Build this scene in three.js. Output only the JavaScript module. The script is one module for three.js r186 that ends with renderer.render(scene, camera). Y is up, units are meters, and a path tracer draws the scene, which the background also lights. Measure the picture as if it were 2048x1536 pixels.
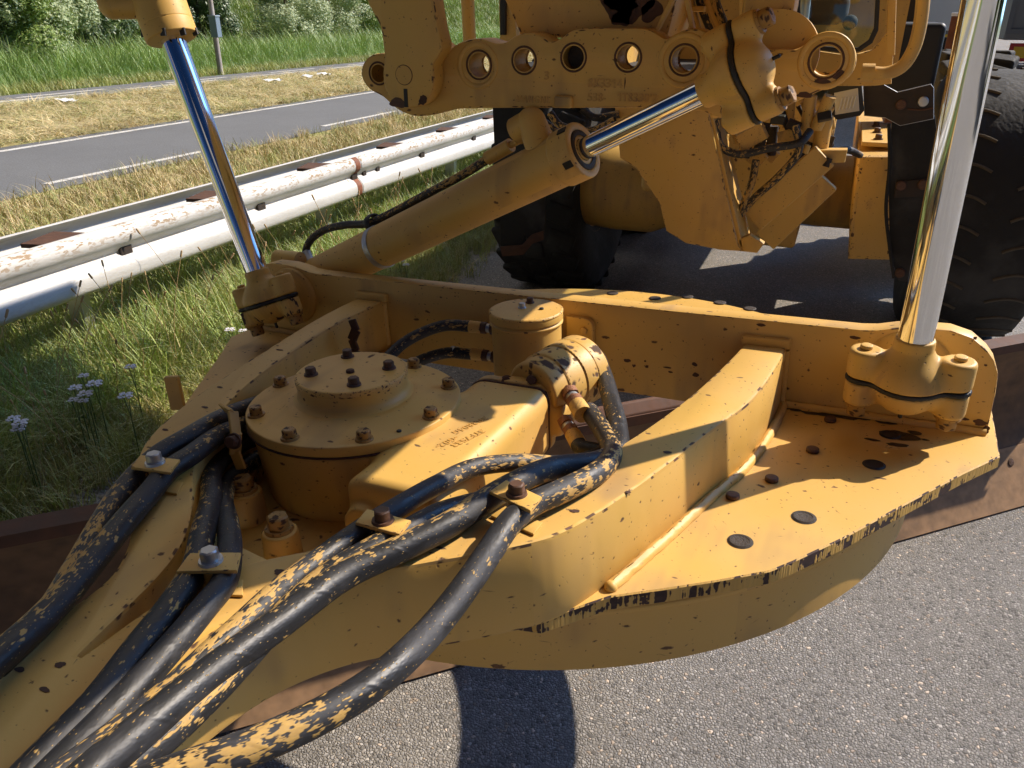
import * as THREE from 'three';
import { Sky } from 'three/addons/objects/Sky.js';
import { mergeGeometries, toCreasedNormals } from 'three/addons/utils/BufferGeometryUtils.js';
import { RoundedBoxGeometry } from 'three/addons/geometries/RoundedBoxGeometry.js';
import { FontLoader } from 'three/addons/loaders/FontLoader.js';
import { TextGeometry } from 'three/addons/geometries/TextGeometry.js';

const V = (x, y, z) => new THREE.Vector3(x, y, z), PI = Math.PI;
const scene = new THREE.Scene();

// ---------- camera: eye 1.65 m above the yard, looking down 25.3 degrees; -z is the way the road runs
const F = 1560, PITCH = Math.atan(738 / F), YAW = Math.atan(691 / F * Math.cos(PITCH));
const camera = new THREE.PerspectiveCamera(2 * Math.atan(768 / F) * 180 / PI, 4 / 3, 0.05, 900);
camera.position.set(0, 1.65, 0);
camera.rotation.order = 'YXZ';
camera.rotation.set(-PITCH, YAW, 0);
camera.updateMatrixWorld(true);

// ---------- sky and sun
const SUN_AZ = 43.5 * PI / 180, SUN_EL = 40.5 * PI / 180;
const sunDir = V(Math.sin(SUN_AZ) * Math.cos(SUN_EL), Math.sin(SUN_EL), -Math.cos(SUN_AZ) * Math.cos(SUN_EL));
const sky = new Sky();
sky.name = 'sky'; sky.userData.kind = 'structure';
sky.scale.setScalar(800);
Object.assign(sky.material.uniforms.sunPosition, { value: sunDir.clone() });
sky.material.uniforms.turbidity.value = 10;
sky.material.uniforms.rayleigh.value = 0.35;
sky.material.uniforms.mieCoefficient.value = 0.004;
scene.add(sky);
scene.environmentIntensity = 0.16;
const sun = new THREE.DirectionalLight(0xffefd8, 4.6);
sun.position.copy(sunDir).multiplyScalar(40).add(V(-1, 0, -3));
sun.target.position.set(-1, 0, -3);
sun.castShadow = true;
sun.shadow.radius = 1;
sun.shadow.mapSize.set(4096, 4096);
Object.assign(sun.shadow.camera, { left: -30, right: 30, top: 30, bottom: -30, near: 1, far: 120 });
scene.add(sun, sun.target);
const renderer = new THREE.WebGLRenderer({ antialias: true });
renderer.toneMapping = THREE.LinearToneMapping;
renderer.toneMappingExposure = 1.6;
renderer.shadowMap.enabled = true;

// ---------- random numbers and tileable noise
function rng(seed) { let a = seed >>> 0; return () => { a = (a + 0x6D2B79F5) | 0; let t = Math.imul(a ^ (a >>> 15), 1 | a); t = (t + Math.imul(t ^ (t >>> 7), 61 | t)) ^ t; return ((t ^ (t >>> 14)) >>> 0) / 4294967296; }; }
const hash = (x, y, s) => { let h = Math.imul(x, 374761393) ^ Math.imul(y, 668265263) ^ Math.imul(s, 2246822519); h = Math.imul(h ^ (h >>> 13), 1274126177); return ((h ^ (h >>> 16)) >>> 0) / 4294967296; };
function vn(u, v, px, py, s) {            // u, v in 0..1, px by py cells, wraps round
  const x = u * px, y = v * py; let i = Math.floor(x), j = Math.floor(y); let a = x - i, b = y - j; a = a * a * (3 - 2 * a); b = b * b * (3 - 2 * b);
  const i0 = ((i % px) + px) % px, i1 = (i0 + 1) % px, j0 = ((j % py) + py) % py, j1 = (j0 + 1) % py;
  const p = hash(i0, j0, s), q = hash(i1, j0, s), r = hash(i0, j1, s), t = hash(i1, j1, s);
  return p + (q - p) * a + (r - p) * b + (p - q - r + t) * a * b;
}
function fbm(u, v, px, py, s, o = 4) { let f = 0, a = 0.5, n = 0; for (let k = 0; k < o; k++) { f += a * vn(u, v, px, py, s + k * 17); n += a; a *= 0.5; px *= 2; py *= 2; } return f / n; }
const mix = (a, b, t) => a + (b - a) * t, clamp = (x, a = 0, b = 1) => Math.min(b, Math.max(a, x)), sst = (a, b, x) => { const t = clamp((x - a) / (b - a)); return t * t * (3 - 2 * t); };
const toS = (c) => c <= 0.0031308 ? 12.92 * c : 1.055 * Math.pow(c, 1 / 2.4) - 0.055;

// a set of maps from fn(u, v, x, y) -> [r, g, b (linear), roughness, height 0..1]
function maps(w, h, fn, { rough = true, bump = true } = {}) {
  const c = new Uint8Array(w * h * 4), r = rough ? new Uint8Array(w * h * 4) : null, b = bump ? new Uint8Array(w * h * 4) : null;
  for (let y = 0; y < h; y++) for (let x = 0; x < w; x++) {
    const o = fn((x + 0.5) / w, (y + 0.5) / h, x, y), i = (y * w + x) * 4;
    for (let k = 0; k < 3; k++) c[i + k] = clamp(toS(clamp(o[k]))) * 255;
    c[i + 3] = 255;
    if (r) { r[i] = r[i + 1] = r[i + 2] = clamp(o[3]) * 255; r[i + 3] = 255; }
    if (b) { b[i] = b[i + 1] = b[i + 2] = clamp(o[4]) * 255; b[i + 3] = 255; }
  }
  const tex = (d, srgb) => { const t = new THREE.DataTexture(d, w, h, THREE.RGBAFormat); t.wrapS = t.wrapT = THREE.RepeatWrapping; t.magFilter = THREE.LinearFilter; t.minFilter = THREE.LinearMipmapLinearFilter; t.generateMipmaps = true; if (srgb) t.colorSpace = THREE.SRGBColorSpace; t.needsUpdate = true; return t; };
  return { map: tex(c, true), ...(r ? { roughnessMap: tex(r) } : {}), ...(b ? { bumpMap: tex(b) } : {}) };
}
// irregular blobs stamped on a wrapping mask
function stamps(w, h, list, seed) {
  const m = new Float32Array(w * h), R = rng(seed);
  for (const [n, r0, r1, ax, kind] of list) for (let k = 0; k < n; k++) {
    const cx = R() * w, cy = R() * h, r = mix(r0, r1, R() ** 2.2), el = 1 + R() * (ax - 1), an = kind === 'any' ? R() * PI : (R() - 0.5) * 0.5, ca = Math.cos(an), sa = Math.sin(an), s = (R() * 1e6) | 0, L = Math.ceil(r * el * 1.5);
    for (let y = -L; y <= L; y++) for (let x = -L; x <= L; x++) {
      const p = (x * ca + y * sa) / (r * el), q = (-x * sa + y * ca) / r, d = Math.hypot(p, q); if (d > 1.4) continue;
      const e = 0.62 + 0.75 * (vn(p * 0.5 + 0.5, q * 0.5 + 0.5, 5, 5, s) * 0.6 + vn(p * 0.5 + 0.5, q * 0.5 + 0.5, 11, 11, s + 3) * 0.4);
      const val = clamp((e - d) * r * 0.8); if (val <= 0) continue;
      const i = (((cy + y | 0) % h + h) % h) * w + (((cx + x | 0) % w + w) % w); if (val > m[i]) m[i] = val;
    }
  }
  return m;
}

// ---------- materials
const std = (o) => new THREE.MeshStandardMaterial(o.bumpMap && o.bumpScale === undefined ? { ...o, bumpScale: 0.0008 } : o), lin = (r, g, b) => new THREE.Color().setRGB(r, g, b);
const YEL = [0.625, 0.378, 0.092];
function paint(seed, size, list, chipK, dirt) {
  const m = stamps(size, size, list, seed);
  return maps(size, size, (u, v, x, y) => {
    const lo = fbm(u, v, 3, 3, seed, 4), mid = fbm(u, v, 14, 14, seed + 5, 3), fi = hash(x, y, seed + 9), st = fbm(u, v, 40, 6, seed + 31, 3);
    let k = 0.93 + 0.14 * lo + 0.05 * (mid - 0.5) + 0.03 * (fi - 0.5);
    let c = [YEL[0] * k, YEL[1] * k * (0.97 + 0.06 * lo), YEL[2] * k * (0.85 + 0.4 * mid)];
    const d = sst(0.5, 0.85, mid * 0.55 + st * 0.45) * dirt; c = [mix(c[0], 0.30, d), mix(c[1], 0.19, d), mix(c[2], 0.085, d)];
    const halo = m[y * size + x] ? 0 : 0;
    const ch = clamp(m[y * size + x] + halo) * chipK, tone = hash(x >> 3, y >> 3, seed + 2), pur = fbm(u, v, 60, 60, seed + 4, 2);
    c = [mix(c[0], 0.040 + 0.075 * pur * tone + 0.03 * pur, ch), mix(c[1], 0.021 + 0.030 * pur * tone + 0.012 * pur, ch), mix(c[2], 0.014 + 0.022 * pur * tone + 0.008 * pur, ch)];
    return [...c, mix(0.44 + 0.16 * mid + 0.12 * d, 0.85, ch), mix(0.55 + 0.22 * fbm(u, v, 90, 90, seed + 8, 2), 0.12, ch)];
  });
}
const PT = 1.6;                           // metres in one tile of paint
const tPaint = paint(11, 2048, [[4600, 0.8, 2.3, 2.4, 'any'], [260, 2, 5, 3.0, ''], [12, 4, 8, 2.6, ''], [620, 0.7, 1.2, 12, 'any']], 0.9, 0.62);
const tWorn = paint(23, 1024, [[2600, 0.8, 2.2, 2.2, 'any'], [230, 1.6, 4.2, 2.4, 'any'], [14, 4, 9, 2, 'any']], 0.94, 0.9);
const tEdge = paint(37, 1024, [[6500, 1, 3.4, 2.4, 'any'], [900, 3, 7, 2.2, 'any']], 0.95, 0.6);
const mPaint = std({ ...tPaint, roughness: 1, bumpScale: 0.0006 });
const mWorn = std({ ...tWorn, roughness: 1, bumpScale: 0.0008 });
const mEdge = std({ ...tEdge, roughness: 1, bumpScale: 0.0008 });
const tRim = (() => { const n = 1024; return maps(n, n, (u, v, x, y) => {
  const k = fbm(u, v, 26, 26, 91, 4) * 0.65 + fbm(u, v, 160, 10, 93, 2) * 0.35, ch = sst(0.545, 0.575, k), w = 0.86 + 0.24 * vn(u, v, 256, 4, 5), p = fbm(u, v, 80, 80, 7, 2);
  return [mix(YEL[0] * w, 0.035 + 0.05 * p, ch), mix(YEL[1] * w, 0.022 + 0.024 * p, ch), mix(YEL[2] * w, 0.018 + 0.02 * p, ch), mix(0.55, 0.85, ch), mix(0.5 + 0.4 * vn(u, v, 256, 4, 5), 0.15, ch)];
}); })();
const mRim = std({ ...tRim, roughness: 1, bumpScale: 0.0012 });
const tRust = maps(1024, 1024, (u, v) => {
  const a = fbm(u, v, 4, 4, 201, 5), b = fbm(u, v, 40, 40, 203, 3), c = fbm(u, v, 5, 60, 207, 3), k = 0.55 + 0.75 * a + 0.5 * (b - 0.5) + 0.3 * (c - 0.5);
  return [0.150 * k + 0.05 * b, 0.090 * k + 0.024 * b, 0.052 * k + 0.010 * b, 0.74 + 0.2 * b, b];
});
const mBlade = std({ ...tRust, roughness: 1, bumpScale: 0.0012 });
const mCut = std({ ...tRust, color: lin(2.1, 2.2, 2.2), roughness: 1, bumpScale: 0.001 });
const mRust = std({ ...tRust, color: lin(0.55, 0.42, 0.42), roughness: 0.9, bumpScale: 0.0015 });
const mBolt = std({ ...tRust, color: lin(0.62, 0.50, 0.50), roughness: 0.75, bumpScale: 0.0008 });
const mBoltY = std({ ...tEdge, color: lin(0.55, 0.50, 0.52), roughness: 0.9, bumpScale: 0.0008 });
const mChip = std({ ...tRust, color: lin(0.46, 0.36, 0.38), roughness: 0.9 });
const mBlack = std({ color: lin(0.012, 0.012, 0.013), roughness: 0.55 });
const mGrease = std({ ...tRust, color: lin(0.11, 0.12, 0.15), roughness: 0.42 });
const mDark = std({ ...tRust, color: lin(0.20, 0.23, 0.28), roughness: 0.8, bumpScale: 0.001 });
const mChrome = std({ color: lin(0.86, 0.87, 0.88), metalness: 1, roughness: 0.075 });
const mZinc = std({ color: lin(0.48, 0.49, 0.50), metalness: 0.85, roughness: 0.42 });
const mCopper = std({ ...tRust, color: lin(1.7, 1.3, 1.25), metalness: 0.35, roughness: 0.6 });
const tHose = (() => { const w = 2048, h = 256; return maps(w, h, (u, v, x, y) => {
  const grey = fbm(u, v, 24, 4, 301, 4), fine = fbm(u, v, 300, 40, 305, 2), zone = fbm(u, v, 7, 2, 311, 3), br = fbm(u, v, 150, 14, 313, 3) * 0.6 + fbm(u, v, 260, 60, 317, 2) * 0.4, side = 0.5 + 0.5 * Math.cos((v - 0.32 - 0.18 * (vn(u, 0, 5, 1, 9) - 0.5)) * 2 * PI);
  const y1 = sst(0.652, 0.69, br * 0.60 + zone * 0.38 + side * 0.13), sp = hash(x >> 1, y >> 1, 19) > 0.988 && fine > 0.42 ? 0.8 : 0, yy = Math.max(y1, sp);
  const dust = sst(0.40, 0.75, grey) * (0.4 + 0.6 * fine), wr = u * 15 + v + 0.3 * vn(u, 0, 9, 1, 23), ridge = sst(0.05, 0.0, Math.abs(wr - Math.round(wr))), b = 0.011 + 0.034 * dust;
  return [mix(b, 0.47 * (0.85 + 0.3 * fine), yy), mix(b, 0.29 * (0.85 + 0.3 * fine), yy), mix(b * 1.12, 0.085, yy), mix(0.46 + 0.3 * dust, 0.7, yy), 0.3 + 0.25 * fine + 0.2 * yy + 0.25 * ridge];
}); })();
const mHose = std({ ...tHose, roughness: 1, bumpScale: 0.0011 });
const mRubber = std({ ...maps(512, 512, (u, v, x, y) => { const a = fbm(u, v, 5, 5, 401, 5), b = fbm(u, v, 60, 60, 403, 2), k = 0.018 + 0.030 * sst(0.45, 0.8, a) + 0.012 * (b - 0.5); return [k * 1.02, k, k * 0.98, 0.75 + 0.2 * b, b]; }), roughness: 1, bumpScale: 0.002 });
const mGlass = new THREE.MeshPhysicalMaterial({ color: lin(0.86, 0.9, 0.86), transmission: 1, thickness: 0, roughness: 0.03, ior: 1.5 });

// ---------- geometry helpers (world metres)
function boxUV(g, tile = PT, off = 0) {
  g = g.index ? g.toNonIndexed() : g; const p = g.attributes.position, uv = new Float32Array(p.count * 2), a = V(), b = V(), c = V(), n = V();
  for (let i = 0; i < p.count; i += 3) {
    a.fromBufferAttribute(p, i); b.fromBufferAttribute(p, i + 1); c.fromBufferAttribute(p, i + 2); n.copy(b).sub(a).cross(c.clone().sub(a));
    const x = Math.abs(n.x), y = Math.abs(n.y), z = Math.abs(n.z), w = y >= x && y >= z ? 1 : x >= z ? 0 : 2;
    for (const [k, q] of [[0, a], [1, b], [2, c]]) { const s = w === 1 ? [q.x, q.z] : w === 0 ? [q.z, q.y] : [q.x, q.y]; uv[(i + k) * 2] = s[0] / tile + off + w * 0.37; uv[(i + k) * 2 + 1] = s[1] / tile + off * 1.7 + w * 0.21; }
  }
  g.setAttribute('uv', new THREE.BufferAttribute(uv, 2)); return g;
}
const norm = (g) => { g = g.index ? g.toNonIndexed() : g; for (const k of Object.keys(g.attributes)) if (!['position', 'normal', 'uv'].includes(k)) g.deleteAttribute(k); g.clearGroups(); return g; };
const merge = (L) => mergeGeometries(L.map(norm));
function spline(pts, n = 6, closed = false) { const c = new THREE.CatmullRomCurve3(pts.map(([x, y]) => V(x, y, 0)), closed, 'centripetal'); return c.getPoints((pts.length - (closed ? 0 : 1)) * n).map((p) => [p.x, p.y]); }
// flat outline (x, z) raised from y0 to y1; a triangle list sorted into faces (0) and chamfers (1)
function slab(pts, y0, y1, bev = 0.004, holes = [], segs = 2) {
  const s = new THREE.Shape(pts.map(([x, z]) => new THREE.Vector2(x, -z)));
  for (const h of holes) s.holes.push(new THREE.Path(h.map(([x, z]) => new THREE.Vector2(x, -z))));
  const g = new THREE.ExtrudeGeometry(s, { depth: y1 - y0 - 2 * bev, bevelEnabled: bev > 0, bevelThickness: bev, bevelSize: bev, bevelOffset: -bev, bevelSegments: segs, curveSegments: 8 });
  g.rotateX(-PI / 2); g.translate(0, y0 + bev, 0); return toCreasedNormals(g, 0.5);
}
function chamferGroups(g, axis) {         // faces square to or along the axis -> material 0, slanted chamfer faces -> 1
  g = g.index ? g.toNonIndexed() : g; const p = g.attributes.position, a = V(), b = V(), c = V(), n = V(), A = [], B = [];
  for (let i = 0; i < p.count; i += 3) { a.fromBufferAttribute(p, i); b.fromBufferAttribute(p, i + 1); c.fromBufferAttribute(p, i + 2); n.copy(b).sub(a).cross(c.sub(a)).normalize(); const d = Math.abs(n.dot(axis)); (d > 0.12 && d < 0.97 ? B : A).push(i); }
  const o = [...A, ...B]; const out = new THREE.BufferGeometry();
  for (const k of Object.keys(g.attributes)) { const s = g.attributes[k], w = s.itemSize, d = new Float32Array(s.count * w); o.forEach((i, j) => d.set(s.array.slice(i * w, (i + 3) * w), j * 3 * w)); out.setAttribute(k, new THREE.BufferAttribute(d, w)); }
  out.addGroup(0, A.length * 3, 0); out.addGroup(A.length * 3, B.length * 3, 1); return out;
}
// surface nets on a signed distance field
function sdf(f, lo, hi, h) {
  const nx = Math.ceil((hi[0] - lo[0]) / h) + 1, ny = Math.ceil((hi[1] - lo[1]) / h) + 1, nz = Math.ceil((hi[2] - lo[2]) / h) + 1, D = new Float32Array(nx * ny * nz), id = (i, j, k) => (k * ny + j) * nx + i;
  for (let k = 0; k < nz; k++) for (let j = 0; j < ny; j++) for (let i = 0; i < nx; i++) D[id(i, j, k)] = f(lo[0] + i * h, lo[1] + j * h, lo[2] + k * h);
  const vi = new Int32Array(nx * ny * nz).fill(-1), P = [], I = [];
  const E = [[0, 1], [2, 3], [4, 5], [6, 7], [0, 2], [1, 3], [4, 6], [5, 7], [0, 4], [1, 5], [2, 6], [3, 7]], O = [0, 1, 2, 3, 4, 5, 6, 7].map((c) => [c & 1, (c >> 1) & 1, (c >> 2) & 1]);
  for (let k = 0; k < nz - 1; k++) for (let j = 0; j < ny - 1; j++) for (let i = 0; i < nx - 1; i++) {
    const d = O.map(([a, b, c]) => D[id(i + a, j + b, k + c)]); let neg = 0; for (const q of d) if (q < 0) neg++; if (neg === 0 || neg === 8) continue;
    let x = 0, y = 0, z = 0, n = 0; for (const [a, b] of E) if ((d[a] < 0) !== (d[b] < 0)) { const t = d[a] / (d[a] - d[b]); x += mix(O[a][0], O[b][0], t); y += mix(O[a][1], O[b][1], t); z += mix(O[a][2], O[b][2], t); n++; }
    vi[id(i, j, k)] = P.length / 3; P.push(lo[0] + (i + x / n) * h, lo[1] + (j + y / n) * h, lo[2] + (k + z / n) * h);
  }
  const quad = (a, b, c, d, fl) => { if (a < 0 || b < 0 || c < 0 || d < 0) return; fl ? I.push(a, c, b, a, d, c) : I.push(a, b, c, a, c, d); };
  for (let k = 1; k < nz - 1; k++) for (let j = 1; j < ny - 1; j++) for (let i = 1; i < nx - 1; i++) {
    const s = D[id(i, j, k)] < 0;
    if (s !== D[id(i + 1, j, k)] < 0) quad(vi[id(i, j - 1, k - 1)], vi[id(i, j, k - 1)], vi[id(i, j, k)], vi[id(i, j - 1, k)], !s);
    if (s !== D[id(i, j + 1, k)] < 0) quad(vi[id(i - 1, j, k - 1)], vi[id(i - 1, j, k)], vi[id(i, j, k)], vi[id(i, j, k - 1)], !s);
    if (s !== D[id(i, j, k + 1)] < 0) quad(vi[id(i - 1, j - 1, k)], vi[id(i, j - 1, k)], vi[id(i, j, k)], vi[id(i - 1, j, k)], !s);
  }
  const g = new THREE.BufferGeometry(); g.setAttribute('position', new THREE.Float32BufferAttribute(P, 3)); g.setIndex(I);
  const N = new Float32Array(P.length), e = h * 0.5; for (let i = 0; i < P.length; i += 3) { const [x, y, z] = [P[i], P[i + 1], P[i + 2]]; const n = V(f(x + e, y, z) - f(x - e, y, z), f(x, y + e, z) - f(x, y - e, z), f(x, y, z + e) - f(x, y, z - e)).normalize(); N.set([n.x, n.y, n.z], i); }
  g.setAttribute('normal', new THREE.BufferAttribute(N, 3)); return g;
}
const smin = (a, b, k) => { const h = clamp(0.5 + 0.5 * (b - a) / k); return mix(b, a, h) - k * h * (1 - h); };
const smax = (a, b, k) => -smin(-a, -b, k);
const sBox = (x, y, z, a, b, c, r) => { const p = Math.abs(x) - a + r, q = Math.abs(y) - b + r, s = Math.abs(z) - c + r; return Math.hypot(Math.max(p, 0), Math.max(q, 0), Math.max(s, 0)) + Math.min(Math.max(p, q, s), 0) - r; };
const sCyl = (d, t, r, h, k) => { const p = d - r + k, q = Math.abs(t) - h + k; return Math.hypot(Math.max(p, 0), Math.max(q, 0)) + Math.min(Math.max(p, q), 0) - k; };
const cyl = (r0, r1, h, n = 32) => new THREE.CylinderGeometry(r1, r0, h, n);
function along(g, a, b, frac = 0.5) { const d = b.clone().sub(a); g.applyQuaternion(new THREE.Quaternion().setFromUnitVectors(V(0, 1, 0), d.clone().normalize())); g.translate(...a.clone().addScaledVector(d, frac).toArray()); return g; }
const rod = (a, b, r0, r1 = r0, n = 32) => along(cyl(r0, r1, a.distanceTo(b), n), a, b);
const lathe = (pts, n = 64) => new THREE.LatheGeometry(pts.map(([r, y]) => new THREE.Vector2(r, y)), n);
function tube(pts, r, n, m = 14, uTile = 1.7, uOff = 0, roll = 0) {
  const c = new THREE.CatmullRomCurve3(pts, false, 'centripetal'), L = c.getLength(); n = n || Math.ceil(L / 0.012);
  const g = new THREE.TubeGeometry(c, n, r, m, false), uv = g.attributes.uv;
  for (let i = 0; i < uv.count; i++) uv.setXY(i, uv.getX(i) * L / uTile + uOff, uv.getY(i) + roll);
  return g;
}

// ---------- from a point of the photograph (2048 by 1536) to a place
const R3 = new THREE.Matrix3().setFromMatrix4(camera.matrixWorld);
const ray = (px, py) => V((px - 1024) / F, -(py - 768) / F, -1).applyMatrix3(R3);
const hit = (px, py, k, v) => { const d = ray(px, py), o = camera.position; return o.clone().addScaledVector(d, (v - o.getComponent(k)) / d.getComponent(k)); };
const gX = (px, py, x) => hit(px, py, 0, x), gY = (px, py, y) => hit(px, py, 1, y), gZ = (px, py, z) => hit(px, py, 2, z);
// the drawbar's own frame: x across, z forward from the cross beam, y up from the base plate
const DM = new THREE.Matrix4().makeRotationFromEuler(new THREE.Euler(-0.0205, -0.0683, 0.0492, 'YXZ')).setPosition(-0.579, 0.8424, -1.6939), DI = DM.clone().invert();
const D = (x, y, z) => V(x, y, z).applyMatrix4(DM);
const dHit = (px, py, k, v) => { const o = camera.position.clone().applyMatrix4(DI), d = ray(px, py).transformDirection(DI); return o.addScaledVector(d, (v - o.getComponent(k)) / d.getComponent(k)); };
const dY = (px, py, y) => dHit(px, py, 1, y);

// ---------- naming and adding
const taken = {};
const numbered = (n) => { taken[n] = (taken[n] ?? -1) + 1; return taken[n] ? n + '_' + String(taken[n]).padStart(3, '0') : n; };
function tag(o, label, category, group, kind) { o.userData.label = label; if (category) o.userData.category = category; if (group) o.userData.group = group; if (kind) o.userData.kind = kind; return o; }
const shade = (o) => { o.castShadow = o.receiveShadow = true; return o; };
function thing(name, label, category, pos, group) { const o = new THREE.Group(); o.name = numbered(name); o.position.copy(pos); scene.add(o); return tag(o, label, category, group); }
function top(name, g, m, label, category, group, kind) { const o = shade(new THREE.Mesh(g, m)); o.name = numbered(name); scene.add(o); if (label) tag(o, label, category, group, kind); else if (kind) o.userData.kind = kind; return o; }
const baseOf = (o) => { let p = V(0, 0, 0); while (o && o !== scene) { p.add(o.position); o = o.parent; } return p; };
function part(name, g, m, parent, label) {  // geometry in world metres, under a thing or one of its parts
  const b = baseOf(parent); if (b.lengthSq()) g.translate(-b.x, -b.y, -b.z);
  const o = shade(new THREE.Mesh(g, m)); o.name = name; parent.add(o); if (label) o.userData.label = label; return o;
}
function place(name, g, m, parent, pos, quat, s = 1) {  // a shared geometry set at a place
  const o = shade(new THREE.Mesh(g, m)); o.name = name; o.position.copy(pos).sub(baseOf(parent)); if (quat) o.quaternion.copy(quat); if (typeof s === 'number') o.scale.setScalar(s); else o.scale.set(...s); parent.add(o); return o;
}
const DQ = new THREE.Quaternion().setFromRotationMatrix(DM), upTo = (n) => new THREE.Quaternion().setFromUnitVectors(V(0, 1, 0), n.clone().normalize());

// ================= the setting =================
const tAsphalt = (() => {                 // bound aggregate: a wrapping field of stones
  const n = 2048, cell = 8, k = Math.floor(n / cell), s = n / k;
  return maps(n, n, (u, v, x, y) => {
    const gx = Math.floor(x / s), gy = Math.floor(y / s); let d1 = 9, d2 = 9, ii = 0, jj = 0;
    for (let a = -1; a < 2; a++) for (let b = -1; b < 2; b++) { const i = (gx + a + k) % k, j = (gy + b + k) % k, fx = gx + a + hash(i, j, 1), fy = gy + b + hash(i, j, 2), sz = 0.45 + 1.1 * hash(i, j, 6), d = Math.hypot(x / s - fx, y / s - fy) / sz; if (d < d1) { d2 = d1; d1 = d; ii = i; jj = j; } else if (d < d2) d2 = d; }
    const t = hash(ii, jj, 3), gap = sst(0.02, 0.30, d2 - d1), lo = fbm(u, v, 3, 3, 77, 4), mid = fbm(u, v, 20, 20, 79, 3), rare = hash(ii, jj, 4), sand = fbm(u, v, 240, 240, 71, 2);
    let b = 0.17 + 0.14 * t * t + 0.05 * mid; if (rare > 0.975) b += 0.22; if (rare < 0.10) b *= 0.5;
    const w = rare > 0.93 && t > 0.5 ? 1.14 : 1.0; b = mix(0.095 + 0.09 * sand, b, gap) * (0.82 + 0.36 * lo);
    return [b * 1.06 * w, b * 1.0, b * 0.93 / w, 0.86, gap * (0.45 + 0.55 * t) * (1 - 0.5 * d1)];
  }, { rough: false });
})();
const mYard = std({ ...tAsphalt, roughness: 0.88, bumpScale: 0.0035, vertexColors: true });
const tRoad = maps(1024, 1024, (u, v, x, y) => { const a = fbm(u, v, 4, 4, 501, 4), b = hash(x, y, 503), c = fbm(u, v, 200, 200, 505, 2), k = 0.15 * (0.85 + 0.2 * a + 0.28 * (b - 0.5) + 0.4 * (c - 0.5)); return [k * 0.98, k * 1.01, k * 1.04, 0.9, c]; }, { rough: false });
const mRoad = std({ ...tRoad, roughness: 0.93, bumpScale: 0.002 });
const tSoil = maps(1024, 1024, (u, v, x, y) => { const a = fbm(u, v, 4, 4, 521, 5), b = fbm(u, v, 60, 60, 523, 3), g = sst(0.35, 0.65, a), k = 0.55 + 0.9 * b; return [mix(0.10, 0.085, g) * k, mix(0.11, 0.14, g) * k, mix(0.035, 0.028, g) * k, 0.95, b]; }, { rough: false });
const mSoil = std({ ...tSoil, roughness: 0.93, bumpScale: 0.03 });
const tStraw = maps(1024, 1024, (u, v, x, y) => { const a = fbm(u, v, 5, 5, 541, 4), b = fbm(u, v, 90, 26, 543, 4), g = sst(0.42, 0.66, a), k = 0.45 + 1.1 * b; return [mix(0.44, 0.28, g) * k, mix(0.35, 0.27, g) * k, mix(0.15, 0.085, g) * k, 0.95, b]; }, { rough: false });
const mStraw = std({ ...tStraw, roughness: 0.93, bumpScale: 0.05 });
const tLitter = maps(512, 512, (u, v) => { const a = fbm(u, v, 6, 6, 551, 4), b = fbm(u, v, 80, 80, 553, 3), k = 0.6 + 0.8 * b; return [0.26 * k * (0.8 + 0.4 * a), 0.225 * k * (0.8 + 0.4 * a), 0.175 * k, 0.95, b]; }, { rough: false });
const mLitter = std({ ...tLitter, roughness: 0.93, bumpScale: 0.02 });

const crest = (z) => 2.25 + 3.0 * sst(-33, -46, z) + Math.max(0, -z - 46) * 0.03 + 0.25 * Math.sin(z * 0.21);
const landY = (x, z) => x > -22 ? -0.012 : (() => { const t = sst(-22.5, -37, x); return -0.012 + crest(z) * t + 0.18 * (vn(x * 0.09 + 50, z * 0.09 + 50, 9999, 9999, 3) - 0.5) * sst(-22, -26, x); })();
{
  const xs = [], zs = []; for (let x = -140; x <= 320; x += x < -60 || x > 20 ? 20 : x < -20 ? 1.25 : 4) xs.push(x); for (let z = 140; z >= -420; z -= z > 20 || z < -100 ? 20 : 2.5) zs.push(z);
  const P = [], U = [], I = []; for (const z of zs) for (const x of xs) { P.push(x, landY(x, z), z); U.push(x / 4, z / 4); }
  const w = xs.length; for (let j = 0; j < zs.length - 1; j++) for (let i = 0; i < w - 1; i++) { const a = j * w + i; I.push(a, a + 1, a + w, a + 1, a + w + 1, a + w); }
  const g = new THREE.BufferGeometry(); g.setAttribute('position', new THREE.Float32BufferAttribute(P, 3)); g.setAttribute('uv', new THREE.Float32BufferAttribute(U, 2)); g.setIndex(I.map((_, i) => I[i - i % 3 + [0, 1, 2][i % 3]])); g.computeVertexNormals();
  if (g.attributes.normal.getY(0) < 0) { for (let i = 0; i < I.length; i += 3) [I[i], I[i + 1]] = [I[i + 1], I[i]]; g.setIndex(I); g.computeVertexNormals(); }
  top('ground', g, mSoil, 'grassy ground rising to a green embankment beyond the road', null, null, 'structure');
}
const edgeX = (z) => -2.28 + 0.10 * Math.sin(z * 1.3) + 0.16 * (vn(z * 0.7 + 90, 0.5, 9999, 3, 8) - 0.5) + 0.09 * (vn(z * 3.1 + 90, 0.5, 9999, 3, 9) - 0.5);
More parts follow.
